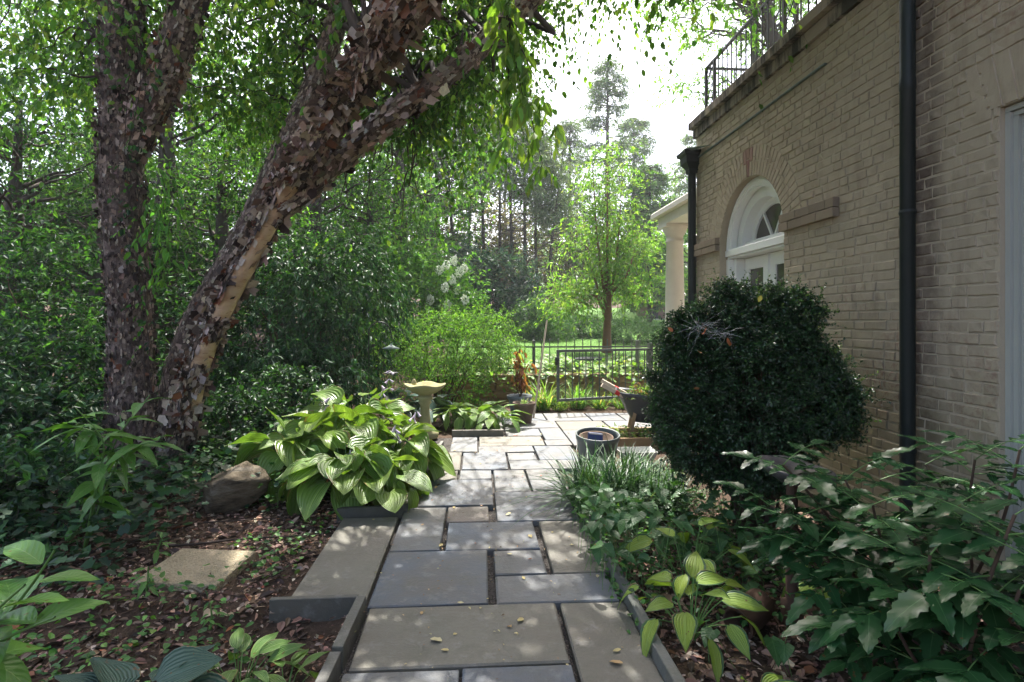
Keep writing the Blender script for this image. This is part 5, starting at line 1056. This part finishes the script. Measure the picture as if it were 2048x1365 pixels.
st, dd = st[~inside], dd[~inside]; k = (st[:, 0] < WX - .10) & (st[:, 2] > .08); st, dd = st[k], dd[k]
BXC = [(.018, .05, .017), (.028, .075, .024), (.045, .105, .03), (.012, .034, .014)]
foliage(BX, 'foliage', st, dd, rng.uniform(.05, .12, len(st)) * np.where(rng.random(len(st)) < .08, 1.8, 1), 15, .023, .58, BXC, [3, 3, 1.2, 3], .1, .85, .05, 'dia', 'leaf_box', leafup=.5, twr=.0012, jit=.25)
pin = np.concatenate(IN); pin = pin[(pin[:, 0] < WX - .2) & (pin[:, 2] > .05)]; foliage(BX, 'inner_foliage', pin, randdir(len(pin)), .14, 12, .024, .58, BXC, None, .1, .85, .05, 'dia', 'leaf_glossy', twr=.0015)
k = rng.choice(np.where((st[:, 0] - st[:, 1] * .3 > .95) | (st[:, 2] > 1.45))[0], 150)
foliage(BX, 'new_shoots', st[k], unit(dd[k] + (.15, 0, .5)), rng.uniform(.10, .24, 150), 16, .024, .5, [(.07, .13, .05), (.10, .16, .07), (.05, .11, .035)], None, .05, .8, .0, 'dia', 'leaf', leafup=.5, twr=.0013)
k = rng.choice(len(st), 120); P = []
for e in st[k]: 
    t = np.linspace(0, 1, 7)[:, None]; q = bx0 + rng.normal(0, .06, 3) * (1, 1, 0); m_ = q + (0, 0, .45) + (e - q) * .3; P.append((1 - t) ** 2 * q + 2 * t * (1 - t) * m_ + t * t * e)
ob('branches', tubes(np.array(P), np.broadcast_to(np.linspace(.012, .003, 7), (120, 7)), 5), 'stem_brown', BX, kind='stuff')
ob('trunk', tubes(np.array([W(1510, 960, 3.9), W(1508, 850, 3.9), W(1500, 760, 3.92)]), np.array((.045, .038, .03)), 8), 'stem_brown', BX, smooth=True)
for lab, (u, v, Z), L in (('stray sprout of box leaves poking out near the wall', (1640, 690, 3.6), .22),):
    pass
def dryleaf(seed, n1=5):
    r = np.random.default_rng(seed); t = np.linspace(0, 1, n1); w = np.sin(np.pi * np.clip(t * .93 + .04, 0, 1)) ** .8 * .5 * r.uniform(.75, 1.); V = []
    cu, tw = r.uniform(.15, .55), r.normal(0, .3)
    for a, b_ in zip(t, w):
        for s in (-1, 0, 1): V.append((a - .5, s * b_ * .75, cu * (a - .5) ** 2 * .6 + abs(s) * b_ * r.uniform(.1, .5) + s * tw * (a - .5) * .3))
    V = np.array(V); V[:, 2] -= V[:, 2].min(); F = [(i * 3 + k, (i + 1) * 3 + k, (i + 1) * 3 + k + 1, i * 3 + k + 1) for i in range(n1 - 1) for k in range(2)]
    return V, [np.array(F)]
DL = [mesh('dry_leaf', *dryleaf(s), 'dry1', smooth=True) for s in range(6)]
def single(me, loc, size, color, label, group=None, rot=None, name='fallen_leaf', cat='leaf'):
    o = link(name, me, loc=tuple(loc)); o.scale = (size,) * 3; o.rotation_euler = rot or (rng.normal(0, .12), rng.normal(0, .12), rng.uniform(0, 6.28)); o.color = (*color, 1); return tag(o, label, cat, group)
OR = [(.40, .13, .035), (.30, .10, .04), (.33, .17, .08), (.45, .38, .06)]
for k, (u, v, Z, s, lab) in enumerate(((1411, 664, 3.42, .07, 'largest orange dead leaf caught in the web on the boxwood'), (1455, 685, 3.40, .075, 'curled brown dead leaf hanging right of the web in the boxwood'), (1393, 778, 3.40, .04, 'small orange dead leaf low on the left of the boxwood'), (1520, 598, 3.45, .045, 'yellow leaf near the top of the boxwood'), (1340, 660, 3.55, .04, 'pale brown leaf at the upper left edge of the boxwood'), (1398, 705, 3.38, .04, 'small orange leaf below the web on the boxwood'))):
    single(DL[k], W(u, v, Z), s, OR[3] if 'yellow' in lab else OR[k % 3], lab, rot=(R(60) + rng.normal(0, .3), rng.normal(0, .5), rng.uniform(0, 6.28)))
WBS = thing('spider_web', W(1415, 655, 3.42), 'wispy white spider webs on the upper left of the boxwood', 'spider web')
P = []
for (u, v, a, b_) in ((1405, 655, 28, 22), (1448, 665, 22, 14)):
    for _ in range(22): P.append(spline([W(u + rng.normal(0, a * .6), v + rng.normal(0, b_ * .6), 3.42 + rng.normal(0, .05)), W(u + rng.normal(0, a * .4), v + rng.normal(0, b_ * .4), 3.43), W(u + rng.normal(0, a), v + rng.normal(0, b_), 3.45 + rng.normal(0, .05))], 4))
ob('threads', tubes(np.array(P), np.full((len(P), 4), .0003), 3), 'web', WBS, kind='stuff')

# ------------------------------------------------------------------ leaves that can be picked apart: shared meshes, one object each
def leafmesh(name, mat, prof, nu, nv, cup, arch, wave, seed, heart=0., spines=0, ribs=0.):
    r = np.random.default_rng(seed); t = np.linspace(0, 1, nu); V, UV = [], []
    for i, a in enumerate(t):
        w = np.interp(a, *prof)
        for j, s in enumerate(np.linspace(-1, 1, nv)):
            x = a - heart * (abs(s) ** 1.5) * max(0, 1 - a / .35) * .5; ww = w
            if spines and abs(s) == 1: ww = w * (1 + spines * (1 if i % 2 else -.55)) if 0 < i < nu - 1 else w
            z = cup * (s * w) ** 2 * 2.2 - arch * a * a + wave * math.sin(a * 9 + s * 2 + seed) * abs(s) + ribs * math.cos(s * math.pi * 5) * w
            V.append((x + (0.04 * spines * (1 if i % 2 else 0) if abs(s) == 1 else 0), s * ww, z + r.normal(0, .004))); UV.append((.5 + s / 2, a))
    F = [(i * nv + j, (i + 1) * nv + j, (i + 1) * nv + j + 1, i * nv + j + 1) for i in range(nu - 1) for j in range(nv - 1)]
    return mesh(name, np.array(V), np.array(F), mat, smooth=True, uv=UV)
HP = ((0, .05, .15, .3, .45, .65, .85, .95, 1), (.14, .32, .43, .465, .44, .34, .17, .06, .005))
NP_ = ((0, .08, .25, .45, .7, .9, 1), (.03, .12, .205, .215, .15, .05, .004))
BP = ((0, .06, .25, .5, .75, .92, 1), (.02, .09, .20, .235, .17, .06, .004))
LP = ((0, .08, .3, .55, .8, 1), (.01, .07, .155, .15, .07, .003))
HE = ((0, .06, .2, .4, .65, .88, 1), (.12, .36, .44, .40, .25, .08, .004))
MP = ((0, .1, .3, .5, .7, .88, 1), (.06, .20, .235, .205, .15, .075, .002))
LF = {'hosta': [leafmesh('leaf', 'hosta', HP, 9, 9, .22 + .12 * s, .10 + .12 * s, .015, s, .28, 0, .012) for s in (0, 1, 2, 3)],
      'hosta_narrow': [leafmesh('leaf', 'hosta_narrow', NP_, 8, 5, .5, .22 + .1 * s, .012, s, .05) for s in (0, 1, 2)],
      'hosta_blue': [leafmesh('leaf', 'hosta_blue', HP, 8, 7, .3, .2 + .1 * s, .015, s, .2, 0, .012) for s in (0, 1)],
      'hosta_edged': [leafmesh('leaf', 'hosta_edged', ((0, .08, .25, .45, .7, .9, 1), (.05, .20, .29, .285, .19, .06, .004)), 8, 7, .35, .2 + .12 * s, .015, s, .12) for s in (0, 1, 2)],
      'broad': [leafmesh('leaf', 'broad', BP, 8, 5, .55, .2 + .1 * s, .012, s) for s in (0, 1, 2)],
      'lance': [leafmesh('leaf', 'broad', LP, 8, 5, .6, .25 + .12 * s, .012, s) for s in (0, 1, 2)],
      'heart': [leafmesh('leaf', 'heart', HE, 6, 5, .3, .12 + .1 * s, .01, s, .3) for s in (0, 1, 2)],
      'holly': [leafmesh('leaflet', 'holly', MP, 11, 5, .30, .10 + .08 * s, .02, s, 0, .17) for s in (0, 1, 2)]}
def leafmat(p, d, up, L, roll=0.):
    d = Vector(d).normalized(); s = Vector(up).cross(d)
    if s.length < 1e-3: s = Vector((1, 0, 0))
    s.normalize(); n = d.cross(s); m = Matrix((d, s, n)).transposed().to_4x4() @ Matrix.Rotation(roll, 4, 'X') @ Matrix.Diagonal((L, L, L, 1)); m.translation = Vector(p); return m
def rosette(label, c, kind, n, L, stalk, name='hosta', cat='hosta', spread=1., r0=.05, lean=(0, 0), stalkmat='stem', up=.9, az=None, lift=1., droop=.55, leafname='leaf', tr=.005):
    "plant of n stalked leaves: inner ones upright, outer ones arching down"
    T_ = thing(name, c, label, cat); P, Rr = [], []; c = np.array(c, float)
    for i in range(n):
        q = (i + .5) / n; a = i * 2.39996 + rng.normal(0, .25) if az is None else rng.uniform(*az); out_ = np.array((math.cos(a), math.sin(a), 0))
        l = L * rng.uniform(.8, 1.15); inc = .18 + 1.02 * q ** .8 * spread + rng.normal(0, .09); s = stalk * rng.uniform(.8, 1.15) * (1.05 - .12 * q)
        d0 = out_ * math.sin(inc * .7) + np.array((lean[0], lean[1], math.cos(inc * .7) * lift)); base = c + out_ * r0 * rng.uniform(.2, 1)
        tip = base + unit(d0) * s + out_ * .22 * s * q - np.array((0, 0, .13 * s * q)); tip[2] = max(tip[2], c[2] + .07 + .05 * rng.random())
        t = np.linspace(0, 1, 6)[:, None]; m_ = base + unit(d0 * (1, 1, 1.5)) * s * .55; P.append((1 - t) ** 2 * base + 2 * t * (1 - t) * m_ + t * t * tip); Rr.append(np.linspace(tr, tr * .6, 6))
        pitch = .42 - droop * (1.6 * q + .5 * q * q) + rng.normal(0, .22); d = out_ * math.cos(pitch) + np.array((0, 0, math.sin(pitch))); d = np.array(d) + rng.normal(0, .12, 3)
        place(leafname, LF[kind][rng.integers(len(LF[kind]))], T_, leafmat(tip, d, (rng.normal(0, .1), rng.normal(0, .1), 1), l, rng.normal(0, .28)))
    ob('leaf_stalks', tubes(np.array(P), np.array(Rr), 5), stalkmat, T_, kind='stuff', smooth=True); return T_
def scape(parent, c, top, nfl=7):
    P = spline([c, (np.array(c) + top) / 2 + (0, 0, .05), top], 10); ob('flower_stalk', tubes(P, np.linspace(.004, .002, 10), 5), 'stem', parent)
    b = MB()
    for i in range(nfl):
        p = P[-1 - (i % 5)] + rng.normal(0, .006, 3); d = unit(np.array((rng.normal(0, .6), rng.normal(0, .6), -.75))); t = np.linspace(0, 1, 4)[:, None]; b.add(*tubes(p + d * .055 * t, np.array([.003, .007, .010, .016]), 6))
    ob('flowers', b.VF(), 'petal', parent, smooth=True)
hs = []
hs.append(rosette('lime hosta at the front of the bed spilling over its edging stone', (-1.05, 4.62, -.02), 'hosta', 42, .29, .40, droop=.7))
hs.append(rosette('lime hosta leaning out over the path from the bed', (-.72, 5.15, -.02), 'hosta', 36, .27, .36, droop=.7, lean=(.06, -.05)))
hs.append(rosette('lime hosta at the outer left side of the bed', (-1.55, 5.1, .0), 'hosta', 38, .29, .42, droop=.7))
hs.append(rosette('tall lime hosta at the back of the bed beside the bird bath', (-1.22, 6.05, -.02), 'hosta', 30, .29, .60))
hs.append(rosette('lime hosta in the shaded middle of the bed between taller ones', (-1.25, 5.4, -.02), 'hosta', 24, .28, .56, spread=.7))
rosette('small lime hosta at the path corner of the bed with hanging leaves', (-.74, 4.5, -.02), 'hosta', 14, .26, .30, droop=.85)
for k, ((x, y), tp) in enumerate((((-1.0, 6.1), W(780, 745, 6.0)), ((-1.62, 5.2), W(660, 800, 5.3)), ((-.74, 5.4), W(790, 855, 5.0)), ((-.8, 5.4), W(835, 830, 5.4)), ((-1.12, 4.8), W(700, 905, 4.7)), ((-1.0, 6.1), W(765, 775, 5.9)))):
    tp2 = tp + (0, 0, .02); scape(hs[k % 4], (x, y, .05), tp2, 9)
hb = W(945, 850, 7.65); rosette('narrow leaved hosta in the small bed left of the pots', (hb[0], hb[1], -.02), 'hosta_narrow', 30, .27, .27, r0=.12, droop=.5, spread=.75)
hb2 = W(990, 850, 7.5); rosette('second narrow leaved hosta spilling towards the brown pot', (hb2[0], hb2[1], -.02), 'hosta_narrow', 24, .26, .24, r0=.10, droop=.5, spread=.8)
hb3 = W(905, 850, 7.7); rosette('smaller hosta beside the bird bath pedestal', (hb3[0], hb3[1], -.02), 'hosta_narrow', 18, .25, .26, r0=.08, spread=.7)
hb4 = W(800, 800, 7.6); rosette('blue green hosta in shade behind the bird bath', (hb4[0], hb4[1], .0), 'hosta_blue', 22, .28, .42)
hb5 = W(862, 800, 8.0); rosette('dark hosta in shade right of the bird bath', (hb5[0], hb5[1], .0), 'hosta_blue', 16, .26, .30)
c = W(478, 1330, 2.36); c[2] = float(H(c[0], c[1])); rosette('small yellow green hosta in the near left bed', c, 'hosta_narrow', 22, .15, .13, r0=.06, droop=.5, tr=.003)
c = W(570, 1360, 2.3); c[2] = float(H(c[0], c[1])); rosette('sparse young hosta beside the nearest edging stone', c, 'hosta_narrow', 9, .14, .11, r0=.03, tr=.003)
c = W(255, 1370, 1.95); c[2] = float(H(c[0], c[1])); rosette('blue green hosta at the bottom left corner', c, 'hosta_blue', 18, .18, .26, r0=.05, tr=.004)
c = W(1355, 1180, 2.62); c[2] = -.03; rosette('yellow green hosta with dark leaf edges hanging over the path', (.98, 2.56, -.04), 'hosta_edged', 17, .17, .25, r0=.03, spread=1.15, lean=(-.05, -.05), tr=.004)
rosette('pale hosta leaves rising among the heart shaped ground cover', (1.12, 2.95, -.04), 'hosta_edged', 9, .17, .34, r0=.03, spread=.7, tr=.004)
rosette('small pale hosta at the bottom edge under the spiny leaves', (.98, 1.95, -.04), 'hosta_edged', 9, .14, .13, r0=.03, tr=.004)
rosette('pale green leafy plant in shade under the spiny bush', (1.75, 2.75, -.04), 'hosta_edged', 10, .13, .20, r0=.04, tr=.004)
# leafy saplings
def sapling(label, base, stems, kind, L, per, name='sapling', cat='sapling', lead=6, sp=.10):
    T_ = thing(name, base, label, cat)
    for pts in stems:
        P = spline(pts, 16); ob('stem', tubes(P, np.linspace(.008, .003, 16), 6), 'stem', T_, smooth=True)
        for k in range(per):
            q = .35 + .65 * k / (per - 1); i = min(14, int(q * 15)); p = P[i]; a = k * 2.4 + rng.normal(0, .3); pit = .05 - .35 * (1 - q) + rng.normal(0, .15) + .35 * (q > .9)
            d = np.array((math.cos(a) * math.cos(pit), math.sin(a) * math.cos(pit), math.sin(pit))); place('leaf', LF[kind][rng.integers(len(LF[kind]))], T_, leafmat(p + d * .012, d, (0, 0, 1), L * rng.uniform(.65, 1.15) * (1.1 - .35 * q), rng.normal(0, .25)))
    return T_
s0 = W(165, 1075, 3.35); s0[2] = float(H(s0[0], s0[1]))
sapling('leggy green sapling with long leaves in front of the birch trunks', s0, [[s0, W(200, 960, 3.35), W(235, 870, 3.35), W(300, 790, 3.3)], [s0, W(195, 960, 3.3), W(215, 880, 3.2), W(150, 815, 3.15)], [s0, W(210, 980, 3.4), W(250, 890, 3.45), W(240, 830, 3.5)], [W(205, 950, 3.35), W(240, 900, 3.35), W(320, 880, 3.3)], [W(225, 890, 3.35), W(180, 860, 3.3), W(120, 850, 3.25)]], 'lance', .25, 12)
s1 = W(-150, 1500, 1.62); s1[2] = float(H(s1[0], s1[1]))
sapling('big leaved green plant leaning in at the bottom left corner', s1, [[s1, W(-40, 1290, 1.6), W(60, 1180, 1.55), W(110, 1100, 1.5)], [s1, W(-90, 1300, 1.5), W(-20, 1230, 1.45), W(50, 1170, 1.4)], [s1, W(-80, 1330, 1.55), W(20, 1270, 1.5), W(110, 1235, 1.45)]], 'broad', .24, 10, 'leafy_plant', 'plant')
for lab, (u, v), Z, L in (('seedling with pointed leaves behind the pebble paver', (312, 1110), 3.35, .10), ('small seedling at the front edge of the pebble paver', (292, 1195), 2.95, .09), ('young seedling beside the blue green hosta', (420, 1215), 2.75, .08)):
    c = W(u, v, Z); c[2] = float(H(c[0], c[1])); sapling(lab, c, [[c, c + (.01, 0, .07), c + (rng.normal(0, .03), 0, .14)]], 'lance', L, 8, 'seedling', 'seedling')

# ------------------------------------------------------------------ liriope, heart leaved ground cover, mahonia
GRS = [(.016, .05, .018), (.026, .075, .024), (.04, .105, .03), (.09, .16, .055)]
blades('dark grassy clump hanging over the right edge of the path', np.array((1.0, 4.45, -.04)), 760, .60, .013, GRS, .28, .85, 'grass_clump', 'grass', 'leaf_glossy', wts=[4, 4, 3, 1])
blades('second dark grassy clump beside the round tub', np.array((1.42, 4.85, -.04)), 420, .44, .012, GRS, .24, .8, 'grass_clump', 'grass', 'leaf_glossy', wts=[4, 4, 3, 1])
blades('grassy clump between the boxwood and the front clump', np.array((1.38, 4.3, -.04)), 380, .48, .012, GRS, .22, .8, 'grass_clump', 'grass', 'leaf_glossy', wts=[4, 4, 3, 1])
GC = thing('heart_leaf_ground_cover', (1.15, 3.4, -.05), 'patch of heart shaped green leaves covering the right bed', 'ground cover'); P = []
for k in range(290):
    if k < 200: x, y = rng.uniform(.66, 1.75), rng.uniform(2.95, 4.15)
    elif k < 235: x, y = rng.uniform(.62, .9), rng.uniform(2.75, 4.1)
    else: x, y = rng.uniform(.95, 2.2), rng.uniform(1.7, 3.0)
    h = (.10 + .20 * rng.random() + .08 * math.sin(x * 5 + y * 3)) * (.45 if k >= 235 else 1); h = max(h, .05); b_ = np.array((x + rng.normal(0, .05), y + rng.normal(0, .05), -.05)); tip = np.array((x, y, h)); a = rng.uniform(0, 6.28)
    P.append(np.linspace(b_, tip, 4)); d = (math.cos(a), math.sin(a), rng.normal(-.3, .2)); L = rng.uniform(.07, .115)
    place('leaf', LF['heart'][k % 3], GC, leafmat(tip, d, (rng.normal(0, .2), rng.normal(-.15, .2), 1), L, rng.normal(0, .2)))
ob('leaf_stalks', tubes(np.array(P), np.full((290, 4), .0016), 3), 'stem', GC, kind='stuff')
# small filler leaves below, too small to pick apart
n = 2600; x = rng.uniform(.68, 2.0, n); y = rng.uniform(2.5, 4.2, n); keepm = (y > 2.9) | (rng.random(n) < .35); x, y = x[keepm], y[keepm]; n = len(x)
V, Fa, q = leaves(np.stack([x, y, rng.uniform(-.02, .16, n)], 1), randdir(n) * (1, 1, .3), unit(rng.normal(0, .35, (n, 3)) + (0, 0, 1)), rng.uniform(.02, .05, n), rng.uniform(.018, .04, n), 'oval'); ob('small_leaf_cover', (V, Fa), 'leaf', tint=np.repeat(pal(n, [(.03, .085, .03), (.05, .13, .04), (.08, .17, .05)]), q, 0), kind='stuff')
def mahonia(label, base, stems, nper, L, pairs):
    T_ = thing('spiny_leaf_bush', base, label, 'shrub'); P, Rr, Q, Qr = [], [], [], []
    for pts in stems:
        S_ = spline(pts, 14); P.append(S_); Rr.append(np.linspace(.009, .005, 14))
        for k in range(nper):
            a = k * 2.39996 + rng.normal(0, .25); t = 1 - .50 * (k / nper) ** 1.2; i = int(round(t * 13)); p = S_[i]; pit = .62 - .95 * (k / nper) + rng.normal(0, .15)
            d = np.array((math.cos(a) * math.cos(pit), math.sin(a) * math.cos(pit), math.sin(pit))); Lr = L * pairs * .62 * rng.uniform(.8, 1.1); tt = np.linspace(0, 1, 6)[:, None]
            rc_ = p + d * Lr * tt - np.array((0, 0, .22 * Lr)) * tt ** 2; Q.append(rc_); Qr.append(np.linspace(.003, .0015, 6)); sd_ = unit(np.cross(d, (0, 0, 1)))
            for m in range(pairs):
                f = (m + .9) / (pairs + .2); j = f * 5; i0 = min(4, int(j)); pp2 = rc_[i0] * (1 - (j - i0)) + rc_[i0 + 1] * (j - i0); tg = unit(rc_[i0 + 1] - rc_[i0])
                for sg in (-1, 1): place('leaflet', LF['holly'][rng.integers(3)], T_, leafmat(pp2, tg * .45 + sg * sd_ * .9 + (0, 0, -.12) + rng.normal(0, .08, 3), (0, 0, 1), L * rng.uniform(.8, 1.1) * (.75 + .3 * f), rng.normal(0, .12)))
            tg = unit(rc_[-1] - rc_[-2]); place('leaflet', LF['holly'][rng.integers(3)], T_, leafmat(rc_[-1], tg, (0, 0, 1), L * 1.25, rng.normal(0, .1)))
    ob('stem', tubes(np.array(P), np.array(Rr), 7), 'stem_brown', T_, kind='stuff', smooth=True); ob('leaf_ribs', tubes(np.array(Q), np.array(Qr), 4), 'stem', T_, kind='stuff', smooth=True)
g = lambda x, y: np.array((x, y, -.05))
mahonia('spiny leaved bush with big glossy leaflets at the right foreground', g(1.75, 1.75), [[g(1.75, 1.75), W(1850, 1250, 1.9), W(1860, 1110, 1.85)], [g(1.75, 1.75), W(1960, 1200, 1.8), W(2030, 1030, 1.8)], [g(1.7, 1.7), W(1930, 1330, 1.75), W(1960, 1230, 1.7)], [g(1.8, 1.8), W(2080, 1200, 1.7), W(2150, 1120, 1.65)], [g(1.7, 1.8), W(1800, 1280, 1.95), W(1770, 1180, 2.0)], [g(1.8, 1.7), W(1990, 1320, 1.75), W(2040, 1180, 1.7)]], 8, .14, 3)
mahonia('spiny leaved bush in front of the downspout with bronze leaf tips', g(2.2, 2.6), [[g(2.2, 2.6), W(1860, 1060, 2.75), W(1760, 960, 2.85)], [g(2.2, 2.6), W(1930, 1050, 2.6), W(1950, 920, 2.55)], [g(2.25, 2.6), W(1900, 1000, 2.8), W(1850, 930, 2.9)], [g(2.2, 2.55), W(2010, 1040, 2.4), W(2040, 900, 2.4)], [g(2.2, 2.5), W(1950, 1120, 2.4), W(1900, 1020, 2.35)], [g(2.1, 2.5), W(1850, 1120, 2.45), W(1800, 1040, 2.4)]], 7, .11, 4)
mahonia('spiny leaved bush arching over the grey stone dish', g(1.95, 2.35), [[g(1.95, 2.35), W(1700, 1090, 2.5), W(1640, 1010, 2.5), W(1566, 930, 2.45)], [g(1.95, 2.35), W(1690, 1130, 2.4), W(1590, 1040, 2.4)], [g(1.95, 2.35), W(1760, 1080, 2.3), W(1745, 1010, 2.3)], [g(1.95, 2.3), W(1720, 1160, 2.25), W(1630, 1100, 2.2)], [g(1.95, 2.35), W(1730, 1040, 2.6), W(1690, 960, 2.65)], [g(1.9, 2.35), W(1660, 1120, 2.5), W(1540, 1010, 2.55)]], 8, .12, 3)
mahonia('young spiny leaved plant under the right foreground bush', g(1.5, 2.15), [[g(1.5, 2.15), W(1690, 1230, 2.2), W(1670, 1170, 2.2)], [g(1.5, 2.15), W(1745, 1330, 2.1), W(1790, 1260, 2.05)]], 6, .095, 2)

# ------------------------------------------------------------------ leaf litter, small ground plants
n = 26000; x = np.concatenate([rng.uniform(-3.4, -.62, int(n * .62)), rng.uniform(.82, 2.7, n - int(n * .62))]); y = np.concatenate([rng.uniform(1.5, 5.2, int(n * .62)), rng.uniform(1.3, 4.2, n - int(n * .62))])
onslab = (x > -1.0) & (x < -.55) & (y > 2.9) & (y < 4.2); x, y = x[~onslab], y[~onslab]; n = len(x)
z = H(x, y) + rng.uniform(.0, .022, n); up = unit(rng.normal(0, .55, (n, 3)) + (0, 0, 1)); L = .03 * np.exp(rng.normal(0, .45, n)); V, Fa, q = leaves(np.stack([x, y, z], 1), randdir(n) * (1, 1, .2), up, L, L * rng.uniform(.4, .75, n), 'oval')
ob('leaf_litter', (V, Fa), 'dry', tint=np.repeat(pal(n, [(.22, .135, .095), (.31, .20, .145), (.13, .08, .058), (.42, .33, .26), (.24, .10, .05), (.06, .04, .03)], [4, 3, 4, 2, .6, 3], .25), q, 0), kind='stuff')
n = 300; x = np.concatenate([rng.uniform(-.56, .76, 150), rng.choice([-.555, .40, .075, -.22, .115], 150) + rng.normal(0, .012, 150)]); y = rng.uniform(2.0, 7.5, 300); L = rng.uniform(.008, .022, n)
V, Fa, q = leaves(np.stack([x, y, np.full(n, .006)], 1), randdir(n) * (1, 1, .1), unit(rng.normal(0, .2, (n, 3)) + (0, 0, 1)), L, L * .5, 'oval'); ob('small_leaf_debris', (V, Fa), 'dry', tint=np.repeat(pal(n, [(.30, .2, .10), (.2, .12, .07), (.36, .3, .15)]), q, 0), kind='stuff')
n = 420; x = np.concatenate([rng.uniform(-2.8, -.65, 260), rng.uniform(.85, 2.4, 160)]); y = rng.uniform(2.0, 4.4, n); k = ~((x > -1.05) & (x < -.5) & (y > 2.85)); x, y = x[k], y[k]; n = len(x); a = rng.uniform(0, 6.28, n); l = rng.uniform(.05, .22, n)
c0 = np.stack([x, y, H(x, y) + .018], 1); dv = np.stack([np.cos(a), np.sin(a), rng.normal(.05, .12, n)], 1) * l[:, None]; ob('twig_litter', tubes(np.stack([c0 - dv / 2, c0 + rng.normal(0, .008, (n, 3)), c0 + dv / 2], 1), np.tile([.0022, .002, .0012], (n, 1)), 4), 'stem_brown', kind='stuff')
def gcover(name, n, xr, yr, zr, L, cols, mat='leaf_glossy', tm='lobed', mask=None):
    x, y = rng.uniform(*xr, n), rng.uniform(*yr, n); k = sn(np.stack([x, y, 0 * x], 1), 2.4, len(name)) > (-.2 if mask is None else mask); x, y = x[k], y[k]; m = len(x)
    V, Fa, q = leaves(np.stack([x, y, H(x, y) + rng.uniform(*zr, m)], 1), randdir(m) * (1, 1, .25), unit(rng.normal(0, .4, (m, 3)) + (0, 0, 1)), L * rng.uniform(.6, 1.2, m), L * rng.uniform(.55, 1., m), tm); ob(name, (V, Fa), mat, tint=np.repeat(pal(m, cols), q, 0), kind='stuff')
gcover('ivy_undergrowth', 9000, (-6.5, -1.95), (2.9, 7.2), (.02, .34), .075, DK + [(.04, .10, .045)], mask=-.6)
gcover('low_weeds', 1500, (-2.6, -1.02), (2.1, 4.4), (.01, .09), .04, MD, tm='oval', mask=.55)
gcover('birch_foot_weeds', 1500, (-2.9, -1.5), (4.4, 5.6), (.02, .30), .045, MD + DK, tm='lobed', mask=-.4)
shrub('low dark leafy plant at the far left edge beyond the sapling', Bs(-10, 4.3), [(np.array((-3.7, 4.1, .3)), (.7, .6, .32), 1.)], .085, .5, DK + MD[:1], None, 380, 10, .3, .4, mat='leaf_glossy', stems=7, name='leafy_plant', cat='plant')
shrub('dark leafy plant in front of the dark upright birch', Bs(150, 4.2), [(np.array((-2.9, 3.85, .26)), (.5, .5, .26), 1.)], .075, .5, DK + MD[:1], None, 260, 10, .26, .4, mat='leaf_glossy', stems=7, name='leafy_plant', cat='plant')
# dry leaves lying on the paving, one by one
FL = [(.42, .34, .15), (.36, .24, .11), (.26, .15, .08), (.46, .40, .22), (.24, .09, .05)]
def G0(u, v): return W(u, v, F_PX * EYE / (v - 641))
special = {'largest pale yellow leaf lying on the big front slab': ((872, 1283), .055, 3), 'pale yellow leaf on the front slab near its right joint': ((1041, 1243), .045, 0), 'tan leaf at the upper left of the front slab': ((843, 1228), .026, 1), 'curled tan leaf beside the drooping hosta tip at the right': ((1232, 1328), .055, 1), 'yellow leaf in the wide joint left of the blue slab': ((882, 1093), .035, 0), 'broad yellow leaf on the blue slab below the grassy clump': ((1017, 1030), .045, 3), 'tan leaf on the middle slab below the hosta corner': ((872, 976), .04, 1), 'yellow leaf near the top of the left side slab': ((747, 1041), .03, 0), 'reddish leaf lying right of the path below the grassy clump': ((1082, 953), .035, 4), 'small yellow leaf on the right hand slab by the long joint': ((1047, 1158), .032, 0)}
for k, (lab, ((u, v), s, c)) in enumerate(special.items()): p = G0(u, v); single(DL[k % 6], (p[0], p[1], .004), s, FL[c], lab)
for k in range(46):
    x, y = (rng.uniform(-.5, .7), rng.uniform(2.3, 7.0)) if k < 34 else (rng.uniform(.4, 1.2), rng.uniform(6.4, 8.5))
    single(DL[k % 6], (x, y, .004), rng.uniform(.02, .038), FL[rng.integers(5)], 'small dry leaf lying on the bluestone path', 'dry leaves scattered on the paving')

# ------------------------------------------------------------------ pale summer air
m, nt, _, _ = newmat('haze_air'); v = nt.nodes.new('ShaderNodeVolumePrincipled'); v.inputs['Color'].default_value = (.93, .96, 1, 1); v.inputs['Density'].default_value = .0013; v.inputs['Anisotropy'].default_value = .3
o = nt.nodes.new('ShaderNodeOutputMaterial'); nt.links.new(v.outputs[0], o.inputs[1])
hz = link('haze', mesh('haze', *box(-450, 450, -350, 550, -2.5, 40), m)); hz['kind'] = 'stuff'
